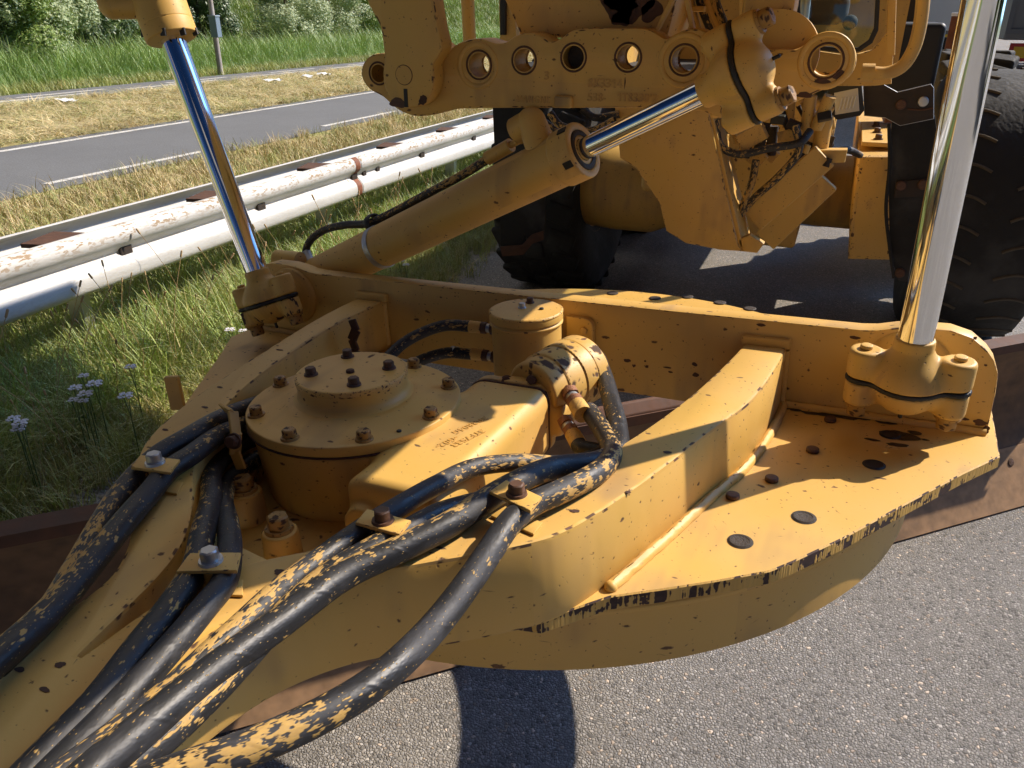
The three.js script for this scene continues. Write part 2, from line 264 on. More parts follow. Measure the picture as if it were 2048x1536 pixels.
function strip(name, x0, x1, y, m, label, tile, { z0 = 30, z1 = -320, step = 2, fx0, tint } = {}) {
  const P = [], U = [], C = [], I = []; const cols = tint ? 24 : 2; let n = 0;
  for (let z = z0; z >= z1; z -= (z > -14 ? step * 0.15 : z > -60 ? step : step * 8)) { for (let c = 0; c < cols; c++) { const x = mix(fx0 ? fx0(z) : x0, x1, tint ? (c / (cols - 1)) ** 2.2 : c); P.push(x, y, z); U.push(x / tile, z / tile); if (tint) { const k = tint(x, z); C.push(k, k, k); } } n++; }
  for (let j = 0; j < n - 1; j++) for (let c = 0; c < cols - 1; c++) { const a = j * cols + c; I.push(a, a + 1, a + cols, a + 1, a + cols + 1, a + cols); }
  const g = new THREE.BufferGeometry(); g.setAttribute('position', new THREE.Float32BufferAttribute(P, 3)); g.setAttribute('uv', new THREE.Float32BufferAttribute(U, 2)); if (tint) g.setAttribute('color', new THREE.Float32BufferAttribute(C, 3)); g.setIndex(I); g.computeVertexNormals();
  if (g.attributes.normal.getY(0) < 0) { for (let i = 0; i < I.length; i += 3) [I[i], I[i + 1]] = [I[i + 1], I[i]]; g.setIndex(I); g.computeVertexNormals(); }
  return top(name, g, m, label, null, null, 'structure');
}
strip('asphalt_yard', -2.3, 60, 0, mYard, 'grey asphalt yard of coarse bound aggregate', 1.9, { fx0: edgeX, tint: (x, z) => 0.86 + 0.28 * fbm(x * 0.011 + 0.5, z * 0.011 + 0.5, 40, 40, 61, 4) });
strip('gravel_edge', -2.6, -2.05, -0.004, mLitter, 'sandy dust and dead grass along the edge of the asphalt', 0.9, { z0: 8, z1: -30, fx0: (z) => edgeX(z) - 0.34 - 0.2 * vn(z * 1.7 + 40, 0.5, 999, 3, 4) });
strip('dry_verge', -7.52, -3.95, 0, mStraw, 'dry straw-coloured verge beside the road', 2.2);
const roadMesh = strip('road', -10.62, -7.48, 0.006, mRoad, 'grey asphalt road behind the crash barrier', 2.4);
strip('mown_verge', -15.75, -10.55, 0, mStraw, 'mown verge of yellow hay between road and path', 3.1);
const pathMesh = strip('cycle_path', -17.6, -15.7, 0.006, mRoad, 'narrow asphalt path beyond the mown verge', 2.4);
{
  const mLine = std({ ...maps(256, 256, (u, v, x, y) => { const a = fbm(u, v, 30, 30, 561, 3), k = mix(0.62, 0.22, sst(0.58, 0.72, a)); return [k, k * 0.98, k * 0.92, 0.8, a]; }, { bump: false }), roughness: 1 });
  const line = (par, x, w, z0, z1) => part('road_marking', boxUV(new THREE.BoxGeometry(w, 0.003, Math.abs(z1 - z0)).translate(x, 0.0105, (z0 + z1) / 2), 0.6), mLine, par);
  line(roadMesh, -10.3, 0.12, 28, -200);
  const z1 = gY(84, 369, 0).z, z2 = gY(410, 303, 0).z, z3 = gY(630, 253, 0).z, per = z1 - z3;
  for (let k = -3; k < 12; k++) line(roadMesh, -7.81, 0.10, z1 - k * per, z2 - k * per);
  for (let k = -2; k < 14; k++) { line(pathMesh, -16.35, 0.11, -11 - k * 4.4, -14.2 - k * 4.4); line(pathMesh, -16.85, 0.11, -12.8 - k * 4.4, -15.2 - k * 4.4); }
}

// ---------- grass
function tuft(seed, n, len, spread, lean, width) {
  const R = rng(seed), P = [], N = [], I = [];
  for (let b = 0; b < n; b++) {
    const a = R() * 2 * PI, r = Math.sqrt(R()) * spread, x = Math.cos(a) * r, z = Math.sin(a) * r, L = len * (0.45 + 0.75 * R()), d = R() * 2 * PI, bend = lean * (0.3 + 1.2 * R()), w = width * (0.6 + 0.7 * R()), sx = -Math.sin(d), sz = Math.cos(d), s0 = P.length / 3, seg = 4;
    for (let k = 0; k <= seg; k++) { const t = k / seg, o = bend * L * t * t, y = L * t * (1 - 0.28 * bend * t), ww = w * (1 - t) ** 0.7; const cx = x + Math.cos(d) * o, cz = z + Math.sin(d) * o; P.push(cx - sx * ww, y, cz - sz * ww, cx + sx * ww, y, cz + sz * ww); const ny = 0.35 + bend * t; for (let q = 0; q < 2; q++) N.push(-Math.cos(d), ny, -Math.sin(d)); if (k < seg) { const i = s0 + k * 2; I.push(i, i + 1, i + 2, i + 1, i + 3, i + 2); } }
  }
  const g = new THREE.BufferGeometry(); g.setAttribute('position', new THREE.Float32BufferAttribute(P, 3)); g.setAttribute('normal', new THREE.Float32BufferAttribute(N, 3)); g.setIndex(I); g.normalizeNormals(); return g;
}
const leafMat = (r = 0.6) => new THREE.MeshPhysicalMaterial({ color: 0xffffff, roughness: r, transmission: 0.45, thickness: 0, side: THREE.DoubleSide });
const mBlades = leafMat(0.55), mDryBlades = std({ color: 0xffffff, roughness: 0.8, side: THREE.DoubleSide });
function scatter(name, label, g, m, n, seed, fn) {   // fn(R) -> [x, y, z, scale, r, g, b] or null
  const R = rng(seed), o = shade(new THREE.InstancedMesh(g, m, n)), M = new THREE.Matrix4(), q = new THREE.Quaternion(), c = new THREE.Color(); let k = 0;
  for (let tries = 0; k < n && tries < n * 8; tries++) { const p = fn(R); if (!p) continue; q.setFromEuler(new THREE.Euler((R() - 0.5) * 0.3, R() * 6.28, (R() - 0.5) * 0.3)); o.setMatrixAt(k, M.compose(V(p[0], p[1], p[2]), q, V(p[3], p[3] * (p[7] ?? 1), p[3]))); o.setColorAt(k, c.setRGB(p[4], p[5], p[6])); k++; }
  o.count = k; o.name = numbered(name); scene.add(o); tag(o, label, null, null, 'stuff'); return o;
}
const GN = (x, z, f, s) => vn(x * f + 500, z * f + 500, 99999, 99999, s);
const green = (R, dry) => { const v = 0.6 + 0.8 * R(), d = clamp(dry + (R() < 0.12 ? 0.7 : 0)); return [mix(0.33, 0.58, d) * v, mix(0.48, 0.48, d) * v, mix(0.07, 0.20, d) * v]; };
for (const [s, L, w, n] of [[1, 0.29, 0.0040, 5200], [2, 0.21, 0.0050, 5200], [3, 0.38, 0.0030, 1700]]) scatter('grass', 'long green grass between the crash barrier and the asphalt', tuft(600 + s, 15, L, 0.06, 0.75, w), mBlades, n, 700 + s, (R) => {
  const z = 0.4 - 9.6 * R() ** 1.15, x = mix(-3.95, -2.28, R()), e = x - edgeX(z) + 0.32; if (e > 0 && R() < e * 3.2) return null; const near = clamp((-2.5 - x) / 0.5), den = GN(x, z, 3, 4); return [x, -0.01, z, mix(0.45, 1.0, clamp(near + 0.2)) * (0.65 + 0.6 * den), ...green(R, clamp(0.12 + 0.5 * sst(0.55, 0.8, GN(x, z, 1.1, 6)) + (e > -0.1 ? 0.35 : 0)))];
});
scatter('thin_grass', 'sparse tired grass creeping over the asphalt edge', tuft(605, 10, 0.10, 0.05, 0.9, 0.0026), mBlades, 1500, 709, (R) => { const z = 0.2 - 10 * R(), x = edgeX(z) - 0.22 + 0.34 * (R() + R() - 1); return GN(x, z, 2.4, 3) > 0.42 ? [x, -0.004, z, 0.6 + 0.7 * R(), ...green(R, 0.45)] : null; });
scatter('far_barrier_grass', 'mixed grass along the far side of the crash barrier', tuft(611, 14, 0.26, 0.09, 0.8, 0.0035), mBlades, 2600, 711, (R) => { const z = 2 - 30 * R() ** 1.2, x = mix(-4.5, -3.4, R()); return [x, -0.01, z, 0.7 + 0.5 * R(), ...green(R, 0.3 + 0.4 * GN(x, z, 1, 3))]; });
scatter('dry_grass', 'straw-coloured dry grass on the verge beside the road', tuft(621, 14, 0.17, 0.10, 0.9, 0.0035), mDryBlades, 8000, 721, (R) => { const z = -1 - 34 * R() ** 1.4, x = mix(-7.5, -3.95, R()), g = GN(x, z, 0.9, 13); if (x < -7.2 && R() < 0.6) return null; const v = 0.75 + 0.5 * R(), d = sst(0.3, 0.62, g); return [x, -0.005, z, 0.6 + 0.6 * R(), mix(0.30, 0.58, d) * v, mix(0.33, 0.46, d) * v, mix(0.10, 0.25, d) * v]; });
scatter('mown_hay', 'flattened mown hay between the road and the path', tuft(631, 16, 0.30, 0.16, 2.2, 0.006), mDryBlades, 9000, 731, (R) => { const z = -4 - 46 * R() ** 1.3, x = mix(-15.7, -10.62, R()), g = GN(x * 1.6, z * 0.35, 1.0, 23), v = 0.75 + 0.5 * R(), d = sst(0.28, 0.55, g); return [x, -0.01, z, 0.5 + 0.7 * R(), mix(0.34, 0.74, d) * v, mix(0.35, 0.61, d) * v, mix(0.12, 0.34, d) * v, 0.55]; });
scatter('reeds', 'tall green reeds along the ditch beyond the path', tuft(641, 14, 1.0, 0.34, 0.75, 0.011), mBlades, 9000, 741, (R) => { const z = -6 - 62 * R() ** 1.1, x = mix(-23.2, -18.6, R() ** 0.8), t = GN(x, z, 0.35, 33), v = 0.7 + 0.6 * R(); return [x, landY(x, z) - 0.02, z, (0.35 + 0.65 * sst(-18.5, -20.2, x)) * (0.5 + 0.8 * t) * (0.7 + 0.6 * R()), mix(0.24, 0.38, t) * v, mix(0.43, 0.50, t) * v, mix(0.09, 0.13, t) * v]; });
scatter('path_verge_grass', 'short rough grass between the path and the reeds', tuft(645, 12, 0.25, 0.12, 0.9, 0.008), mBlades, 3200, 745, (R) => { const z = -6 - 55 * R() ** 1.2, x = mix(-19, -17.55, R()); return [x, -0.02, z, 0.6 + 0.6 * R(), ...green(R, 0.45)]; });
scatter('embankment_grass', 'rough green grass covering the embankment', tuft(651, 14, 0.55, 0.32, 0.8, 0.016), mBlades, 16000, 751, (R) => { const z = -14 - 100 * R(), x = mix(-40, -22.8, R()), t = GN(x, z, 0.5, 43), u = GN(x, z * 0.6, 1.4, 47), v = (0.6 + 0.6 * R()) * mix(0.65, 1.2, u); return [x, landY(x, z) - 0.04, z, 0.55 + 0.9 * u, mix(0.22, 0.38, t) * v, mix(0.36, 0.45, t) * v, mix(0.06, 0.09, t) * v]; });
{
  const stalk = (h, s) => { const R = rng(s), a = R() * 6.28, l = 0.10 + 0.12 * R(), pts = [0, 1, 2, 3].map((k) => V(Math.cos(a) * l * (k / 3) ** 2, h * k / 3, Math.sin(a) * l * (k / 3) ** 2)); return { g: norm(new THREE.TubeGeometry(new THREE.CatmullRomCurve3(pts), 6, 0.0013, 4)), tip: pts[3], dir: pts[3].clone().sub(pts[2]).normalize() }; };
  const heads = []; for (let k = 0; k < 3; k++) { const s = stalk(0.42 + 0.06 * k, 40 + k); const h = norm(along(new THREE.CapsuleGeometry(0.0042, 0.022, 3, 6), s.tip, s.tip.clone().addScaledVector(s.dir, 0.02))); heads.push(merge([s.g, h])); }
  heads.forEach((g, k) => scatter('plantain_stalks', 'thin straw stalks with brown seed heads standing in the grass', g, mDryBlades, 34, 760 + k, (R) => { const z = -0.9 - 4.6 * R(), x = mix(-3.25, -2.55, R()); return [x, 0, z, 0.8 + 0.4 * R(), 0.42, 0.29, 0.14]; }));
}
// yarrow: stem and flat flower head
{
  const mStem = std({ color: lin(0.10, 0.15, 0.05), roughness: 0.8 }), mFl = std({ color: lin(0.62, 0.62, 0.66), roughness: 0.8 }), R = rng(99), fl = [];
  for (let k = 0; k < 26; k++) { const a = R() * 6.28, r = 0.026 * Math.sqrt(R()); fl.push(norm(new THREE.IcosahedronGeometry(0.0055, 0)).scale(1, 0.55, 1).translate(Math.cos(a) * r, 0.004 * R(), Math.sin(a) * r)); }
  const fg = merge(fl), sg = merge([0, 1, 2].map((k) => norm(tube([V(0, -0.3, 0), V(0.004, -0.1, 0.002), V((k - 1) * 0.014, -0.002, (k % 2) * 0.012)], 0.0016, 6, 5))));
  for (const [px, py, h] of [[168, 752, .34], [152, 776, .33], [172, 788, .32], [190, 768, .35], [148, 800, .3], [168, 802, .3], [28, 838, .33], [42, 846, .33], [38, 858, .31], [252, 792, .3], [262, 734, .33], [460, 660, .3], [486, 662, .3], [45, 635, .34], [800, 522, .22], [812, 530, .2]]) {
    const p = gY(px, py, h); if (p.x > -2.35 && px < 700) p.x = -2.4; const o = thing('yarrow_plant', 'pale flat-headed yarrow flower standing in the green grass', 'flower', V(p.x, 0, p.z), 'yarrow flowers in the verge');
    place('stem', sg, mStem, o, V(p.x, h, p.z)); place('flower_head', fg, mFl, o, V(p.x, h + 0.002, p.z), null, 0.8 + 0.5 * R());
  }
}

// ---------- trees and bushes: leaves spread in clumps through the crown
function crownGeo(seed, lobes, per, leaf, drop = 0) {
  const R = rng(seed), P = [], N = [], I = [];
  for (const [cx, cy, cz, rx, ry] of lobes) for (let c = 0; c < per; c++) {
    const a = R() * 6.28, u = R() * 2 - 1, s = Math.sqrt(1 - u * u), rr = 0.72 + 0.34 * R(), bx = cx + Math.cos(a) * s * rx * rr, by = cy + u * ry * rr, bz = cz + Math.sin(a) * s * rx * rr, nL = 9;
    for (let k = 0; k < nL; k++) {
      const q = V(R() - 0.5, R() - 0.5 - drop * R(), R() - 0.5).multiplyScalar(leaf * 4.2).add(V(bx, by, bz)), n = V(Math.cos(a) * s, u + 0.5, Math.sin(a) * s).add(V(R() - 0.5, R() - 0.5, R() - 0.5).multiplyScalar(1.6)).normalize(), t = V(R() - 0.5, R() - 0.5 - drop, R() - 0.5).cross(n).normalize(), b = n.clone().cross(t), L = leaf * (0.6 + 0.8 * R()), i = P.length / 3;
      for (const [x, y] of [[-1, 0], [0, -0.42], [1, 0], [0, 0.42]]) { P.push(q.x + t.x * L * x + b.x * L * y, q.y + t.y * L * x + b.y * L * y, q.z + t.z * L * x + b.z * L * y); N.push(n.x, n.y, n.z); }
      I.push(i, i + 1, i + 2, i, i + 2, i + 3);
    }
  }
  const g = new THREE.BufferGeometry(); g.setAttribute('position', new THREE.Float32BufferAttribute(P, 3)); g.setAttribute('normal', new THREE.Float32BufferAttribute(N, 3)); g.setIndex(I); return g;
}
const mBark = std({ ...tRust, color: lin(0.8, 0.95, 1.1), roughness: 0.95 });
const mLeaf = { pale: leafMat(0.6), mid: leafMat(0.55), dark: leafMat(0.5) }; mLeaf.pale.color.setRGB(0.42, 0.50, 0.25); mLeaf.mid.color.setRGB(0.27, 0.38, 0.07); mLeaf.dark.color.setRGB(0.11, 0.18, 0.045);
function treeAt(name, label, x, z, h, w, kind, seed, per = 380, leaf = 0.055) {
  const y = landY(x, z), R = rng(seed), o = thing(name, label, name.includes('bush') ? 'bush' : 'tree', V(x, y, z)), lobes = [];
  for (let k = 0; k < 9; k++) { const t = k / 8, a = R() * 6.28, rr = w * 0.42 * Math.sin(0.5 + 2.3 * t); lobes.push([x + Math.cos(a) * rr, y + h * (0.20 + 0.68 * t), z + Math.sin(a) * rr, w * (0.40 - 0.18 * t), h * 0.17]); }
  const tr = [tube([V(x, y - 0.05, z), V(x + 0.05 * w * (R() - 0.5), y + h * 0.4, z), V(x + 0.1 * w * (R() - 0.5), y + h * 0.85, z)], 0.03 * h * 0.5, 10, 7)];
  for (const l of lobes) tr.push(tube([V(x, y + h * 0.15 + R() * h * 0.25, z), V((x + l[0]) / 2, (y + h * 0.2 + l[1]) / 2, (z + l[2]) / 2), V(l[0], l[1], l[2])], 0.011 * h * 0.5, 6, 5));
  part('trunk', merge(tr), mBark, o); part('crown', crownGeo(seed + 7, lobes, per, leaf, kind === 'pale' ? 0.5 : 0), mLeaf[kind], o);
  return o;
}
for (const [px, X, h, w, kind, name, label] of [
  [-60, -23.5, 4.6, 3.0, 'pale', 'willow_tree', 'silvery pale willow leaning over the reeds, leftmost of the trees by the path'],
  [28, -22.8, 3.8, 2.5, 'pale', 'willow_tree', 'pale feathery willow beside a bright green bush'],
  [55, -22.6, 3.3, 2.0, 'mid', 'green_bush', 'bright yellow-green bush between pale willows'],
  [112, -23.6, 3.4, 1.9, 'pale', 'willow_tree', 'pale willow standing next to the dark green tree'],
  [172, -24.2, 3.6, 2.5, 'dark', 'dark_tree', 'dense dark green tree at the foot of the embankment'],
  [405, -24.5, 2.6, 2.2, 'dark', 'dark_bush', 'dark bush on the embankment behind the chrome rod'],
  [232, -25.5, 1.9, 2.6, 'mid', 'green_bush', 'low green bush at the top of the reeds beside the dark tree'],
  [578, -24.0, 3.4, 2.9, 'pale', 'round_bush', 'pale rounded bush behind the lamp post'],
  [668, -24.4, 3.5, 3.1, 'pale', 'round_bush', 'pale rounded bush beside the yellow lift arm'],
  [720, -24.0, 2.9, 2.4, 'mid', 'round_bush', 'greener bush half hidden by the yellow lift arm']]) { const p = gX(px, 92, X); treeAt(name, label, X, p.z, h, w, kind, 900 + px); }
for (const [x, z, h, w, k, where] of [[17, -9, 7, 5, 'mid', 'north'], [19, -3, 8, 6, 'dark', 'middle'], [18, 4, 7, 5.5, 'mid', 'south']]) treeAt('yard_tree', `tall ${k === 'mid' ? 'green' : 'dark green'} tree at the ${where} end of the row across the yard`, x, z, h, w, k, 1300 + z, 260, 0.2);
// lamp post with a switch box
{
  const b = V(-16.8 - 1.1, 0, -20.6), o = thing('lamp_post', 'slim grey post with a small blue-grey box beside the path', 'post', b), mPost = std({ ...tRust, color: lin(2.0, 3.1, 5.0), roughness: 0.85 });
  part('pole', rod(b, b.clone().add(V(0.02, 6.5, 0)), 0.085, 0.055, 14), mPost, o);
  const k = part('switch_box', new RoundedBoxGeometry(0.26, 0.56, 0.2, 2, 0.02).translate(b.x + 0.14, 1.32, b.z + 0.1), std({ color: lin(0.16, 0.22, 0.27), roughness: 0.5 }), o);
  part('lid', new RoundedBoxGeometry(0.29, 0.05, 0.23, 2, 0.015).translate(b.x + 0.14, 1.62, b.z + 0.1), std({ color: lin(0.2, 0.26, 0.3), roughness: 0.5 }), k);
}
// ---------- crash barrier: two W rails, spacers, posts
{
  const tRail = maps(1024, 512, (u, v, x, y) => { const a = fbm(u, v, 6, 6, 571, 4), l = fbm(u, v, 60, 90, 573, 4), s = fbm(u, v, 12, 3, 577, 3), k = 0.50 + 0.16 * a, li = sst(0.53, 0.62, l) * sst(0.28, 0.5, s) * mix(0.12, 1, sst(0.40, 0.48, v) * (1 - sst(0.72, 0.8, v))); return [mix(k, 0.34, li), mix(k, 0.25, li), mix(k * 0.97, 0.16, li), 0.55 + 0.3 * li, 0.5 + 0.3 * l]; });
  const mTop = std({ ...tRail, roughness: 1, metalness: 0.0, bumpScale: 0.003 }), mRail = std({ ...maps(512, 512, (u, v) => { const a = fbm(u, v, 5, 5, 581, 4), l = fbm(u, v, 8, 60, 583, 3), k = 0.50 + 0.13 * a + 0.07 * (l - 0.5), d = sst(0.66, 0.8, l) * 0.35; return [mix(k, 0.3, d), mix(k * 0.99, 0.25, d), mix(k * 0.96, 0.17, d), 0.6, l]; }), roughness: 1, bumpScale: 0.001 });
  const o = thing('crash_barrier', 'weathered white double steel crash barrier along the grass verge', 'crash barrier', V(-3.3, 0, -6));
  const profile = (s, x0) => [[0, 0.40], [0.045, 0.404], [0.072, 0.425], [0.080, 0.455], [0.074, 0.495], [0.035, 0.53], [0.012, 0.548], [0.03, 0.572], [0.068, 0.60], [0.080, 0.633], [0.066, 0.667], [0.028, 0.689], [0.0, 0.686]].map(([d, y]) => [x0 + s * d * 0.78, y]);
  const zA = 6, zB = -70, len = 4.0;
  function railPiece(x0, s, z0, z1) {
    const c = spline(profile(s, x0), 3), P = [], U = [], I = [], n = c.length; let L = 0; const ls = c.map((p, i) => (L += i ? Math.hypot(p[0] - c[i - 1][0], p[1] - c[i - 1][1]) : 0));
    for (const [z, e] of [[z0, 0], [z1, 0]]) c.forEach((p, i) => { P.push(p[0], p[1], z); U.push(z / 1.4, ls[i] / 0.7); });
    for (const [z] of [[z0], [z1]]) c.forEach((p, i) => { P.push(p[0] - s * 0.004, p[1] - (i === 0 ? -0.001 : 0), z); U.push(z / 1.4, ls[i] / 0.7 + 0.4); });
    for (let i = 0; i < n - 1; i++) { const a = i, b = i + n; I.push(a, a + 1, b, a + 1, b + 1, b, a + 2 * n, b + 2 * n, a + 1 + 2 * n, a + 1 + 2 * n, b + 2 * n, b + 1 + 2 * n); }
    const g = new THREE.BufferGeometry(); g.setAttribute('position', new THREE.Float32BufferAttribute(P, 3)); g.setAttribute('uv', new THREE.Float32BufferAttribute(U, 2)); g.setIndex(I); g.computeVertexNormals(); return g;
  }
  const mJoint = std({ ...tRust, color: lin(1.3, 0.75, 0.62), roughness: 0.9 }), boltG = new RoundedBoxGeometry(0.02, 0.034, 0.05, 2, 0.006), spacer = boxUV(new THREE.BoxGeometry(0.17, 0.02, 0.24), 0.6), zJ = gX(727, 330, -3.26).z;
  for (let z = zJ + 3 * len; z > zB; z -= len) {
    const r = part('rail', railPiece(-3.34, 1, z - 0.004, z - len + 0.004), mTop, o); const r2 = part('rail', railPiece(-3.62, -1, z - 0.004, z - len + 0.004), mRail, o, 'grey back of the far rail');
    if (z > -25) part('rust_stain', railPiece(-3.338, 1, z - len + 0.075, z - len + 0.012), mJoint, r);
    for (const dz of [0.1, 0.3]) place('splice_bolt', boltG, mDark, r, V(-3.325, 0.55, z - dz));
  }
  const zs = gX(110, 485, -3.47).z, pitch = zs - gX(420, 395, -3.47).z;
  for (let k = -3; k < 40; k++) { const z = zs - k * pitch; if (z < zB + 4) break;
    part('spacer_block', spacer.clone().rotateY(0.25).translate(-3.475, 0.655, z), mRust, o);
    if (k % 2 === 0) part('post', boxUV(new THREE.BoxGeometry(0.10, 0.72, 0.055).translate(-3.475, 0.28, z - 0.05), 0.8), mZinc, o);
    place('bracket', boltG, mDark, o, V(-3.322, 0.55, z - 0.27), null, [1, 1.4, 1.6]);
  }
}
{ // litter on the hay
  const mw = std({ color: lin(0.7, 0.72, 0.74), roughness: 0.7 }); let k = 0;
  for (const [px, py] of [[650, 150], [545, 163], [615, 155], [132, 204]]) { const p = gY(px, py, 0.05), R = rng(px), g = new THREE.PlaneGeometry(0.45, 0.3, 6, 4); const a = g.attributes.position; for (let i = 0; i < a.count; i++) a.setZ(i, (R() - 0.5) * 0.07); g.rotateX(-PI / 2); g.computeVertexNormals(); const o = top('paper_scrap', g, mw, 'white scrap of paper lying on the mown hay', 'litter', 'paper scraps on the hay'); o.position.set(p.x, 0.09, p.z); o.rotation.y = k++; }
}

// ================= the motor grader =================
const projPx = (p) => { const q = p.clone().project(new THREE.PerspectiveCamera().copy(camera)); return [(q.x + 1) * 1024, (1 - q.y) * 768]; };
camera.updateProjectionMatrix();
const grader = thing('motor_grader', 'worn yellow motor grader with its drawbar, turning circle and blade in front of the wheels', 'grader', V(-0.5, 0, -3));
const dm = (g) => g.applyMatrix4(DM);
const UPY = V(0, 1, 0), dN = V(0, 1, 0).applyQuaternion(DQ);
// hexagon bolt with flanged washer, standing on y = 0
const boltGeo = (() => { const h = new THREE.CylinderGeometry(0.0125, 0.0128, 0.013, 6).translate(0, 0.0105, 0), t = new THREE.CylinderGeometry(0.0105, 0.0125, 0.002, 6).translate(0, 0.018, 0); return boxUV(merge([h, t, cyl(0.0165, 0.0155, 0.004, 20).translate(0, 0.002, 0)]), 0.7); })();
const roundGeo = boxUV(lathe([[0, 0.009], [0.010, 0.009], [0.0125, 0.0075], [0.013, 0.004], [0.0125, 0], [0, 0]], 18), 0.1);
const dBolt = (x, y, z, s, m, parent, a = 0, g = boltGeo, name = 'bolt') => place(name, g, m, parent, D(x, y, z), DQ.clone().multiply(new THREE.Quaternion().setFromAxisAngle(UPY, a)), s);

// ---------- A-frame drawbar
const outR = [[.56, -.02], [.558, .1], [.54, .308], [.50, .456], [.457, .627], [.416, .761], [.378, .848], [.327, .903], [.237, .978], [.15, 1.055], [.10, 1.138], [.078, 1.25], [.072, 1.4], [.07, 2.3]];
const outL = [[-.11, 2.3], [-.11, 1.4], [-.107, 1.26], [-.114, 1.161], [-.147, 1.106], [-.19, 1.06], [-.26, .985], [-.349, .915], [-.405, .84], [-.46, .697], [-.504, .485], [-.545, .25], [-.56, .1], [-.56, -.02]];
const inR = [[.475, -.01], [.465, .1], [.428, .352], [.374, .567], [.299, .76], [.2, .9], [.097, .997], [.025, 1.07], [-.012, 1.154], [-.019, 1.27]];
const inL = [[-.024, 1.27], [-.066, 1.105], [-.105, 1.036], [-.15, .984], [-.244, .89], [-.33, .77], [-.405, .61], [-.452, .402], [-.48, .2], [-.475, -.01]];
const drawbar = (() => {
  const pts = [...spline(outR), ...spline(outL), ...spline(inL.slice().reverse()), ...spline(inR.slice().reverse())];
  let g = slab(pts, -0.006, 0.136, 0.0055); g = chamferGroups(dm(boxUV(g)), dN);
  return part('drawbar', g, [mPaint, mEdge], grader);
})();
part('web_plate', dm(boxUV(slab([[-.035, 1.24], [-.09, 1.08], [-.16, .99], [-.12, .975], [.04, 1.0], [.06, 1.03], [-.0, 1.12]], 0.02, 0.085, 0.004))), mPaint, drawbar);
{ // cross beam with rounded ears
  const half = [[.957, -.03], [.957, .082], [.954, .128], [.943, .155], [.928, .174], [.899, .197], [.86, .208], [.80, .207], [.765, .202], [.73, .193], [.70, .19], [.3, .189]];
  const pts = [...half, ...half.slice().reverse().map(([x, y]) => [-x, y])];
  const s = new THREE.Shape(pts.map(([x, y]) => new THREE.Vector2(x, y))); const b = 0.003;
  const g = toCreasedNormals(new THREE.ExtrudeGeometry(s, { depth: 0.048 - 2 * b, bevelEnabled: true, bevelThickness: b, bevelSize: b, bevelOffset: -b, bevelSegments: 2 }).translate(0, 0, -0.048 + b), 0.6);
  const beam = part('cross_beam', chamferGroups(dm(boxUV(g, PT, 0.3)), V(0, 0, 1).applyQuaternion(DQ)), [mPaint, mEdge], drawbar);
}
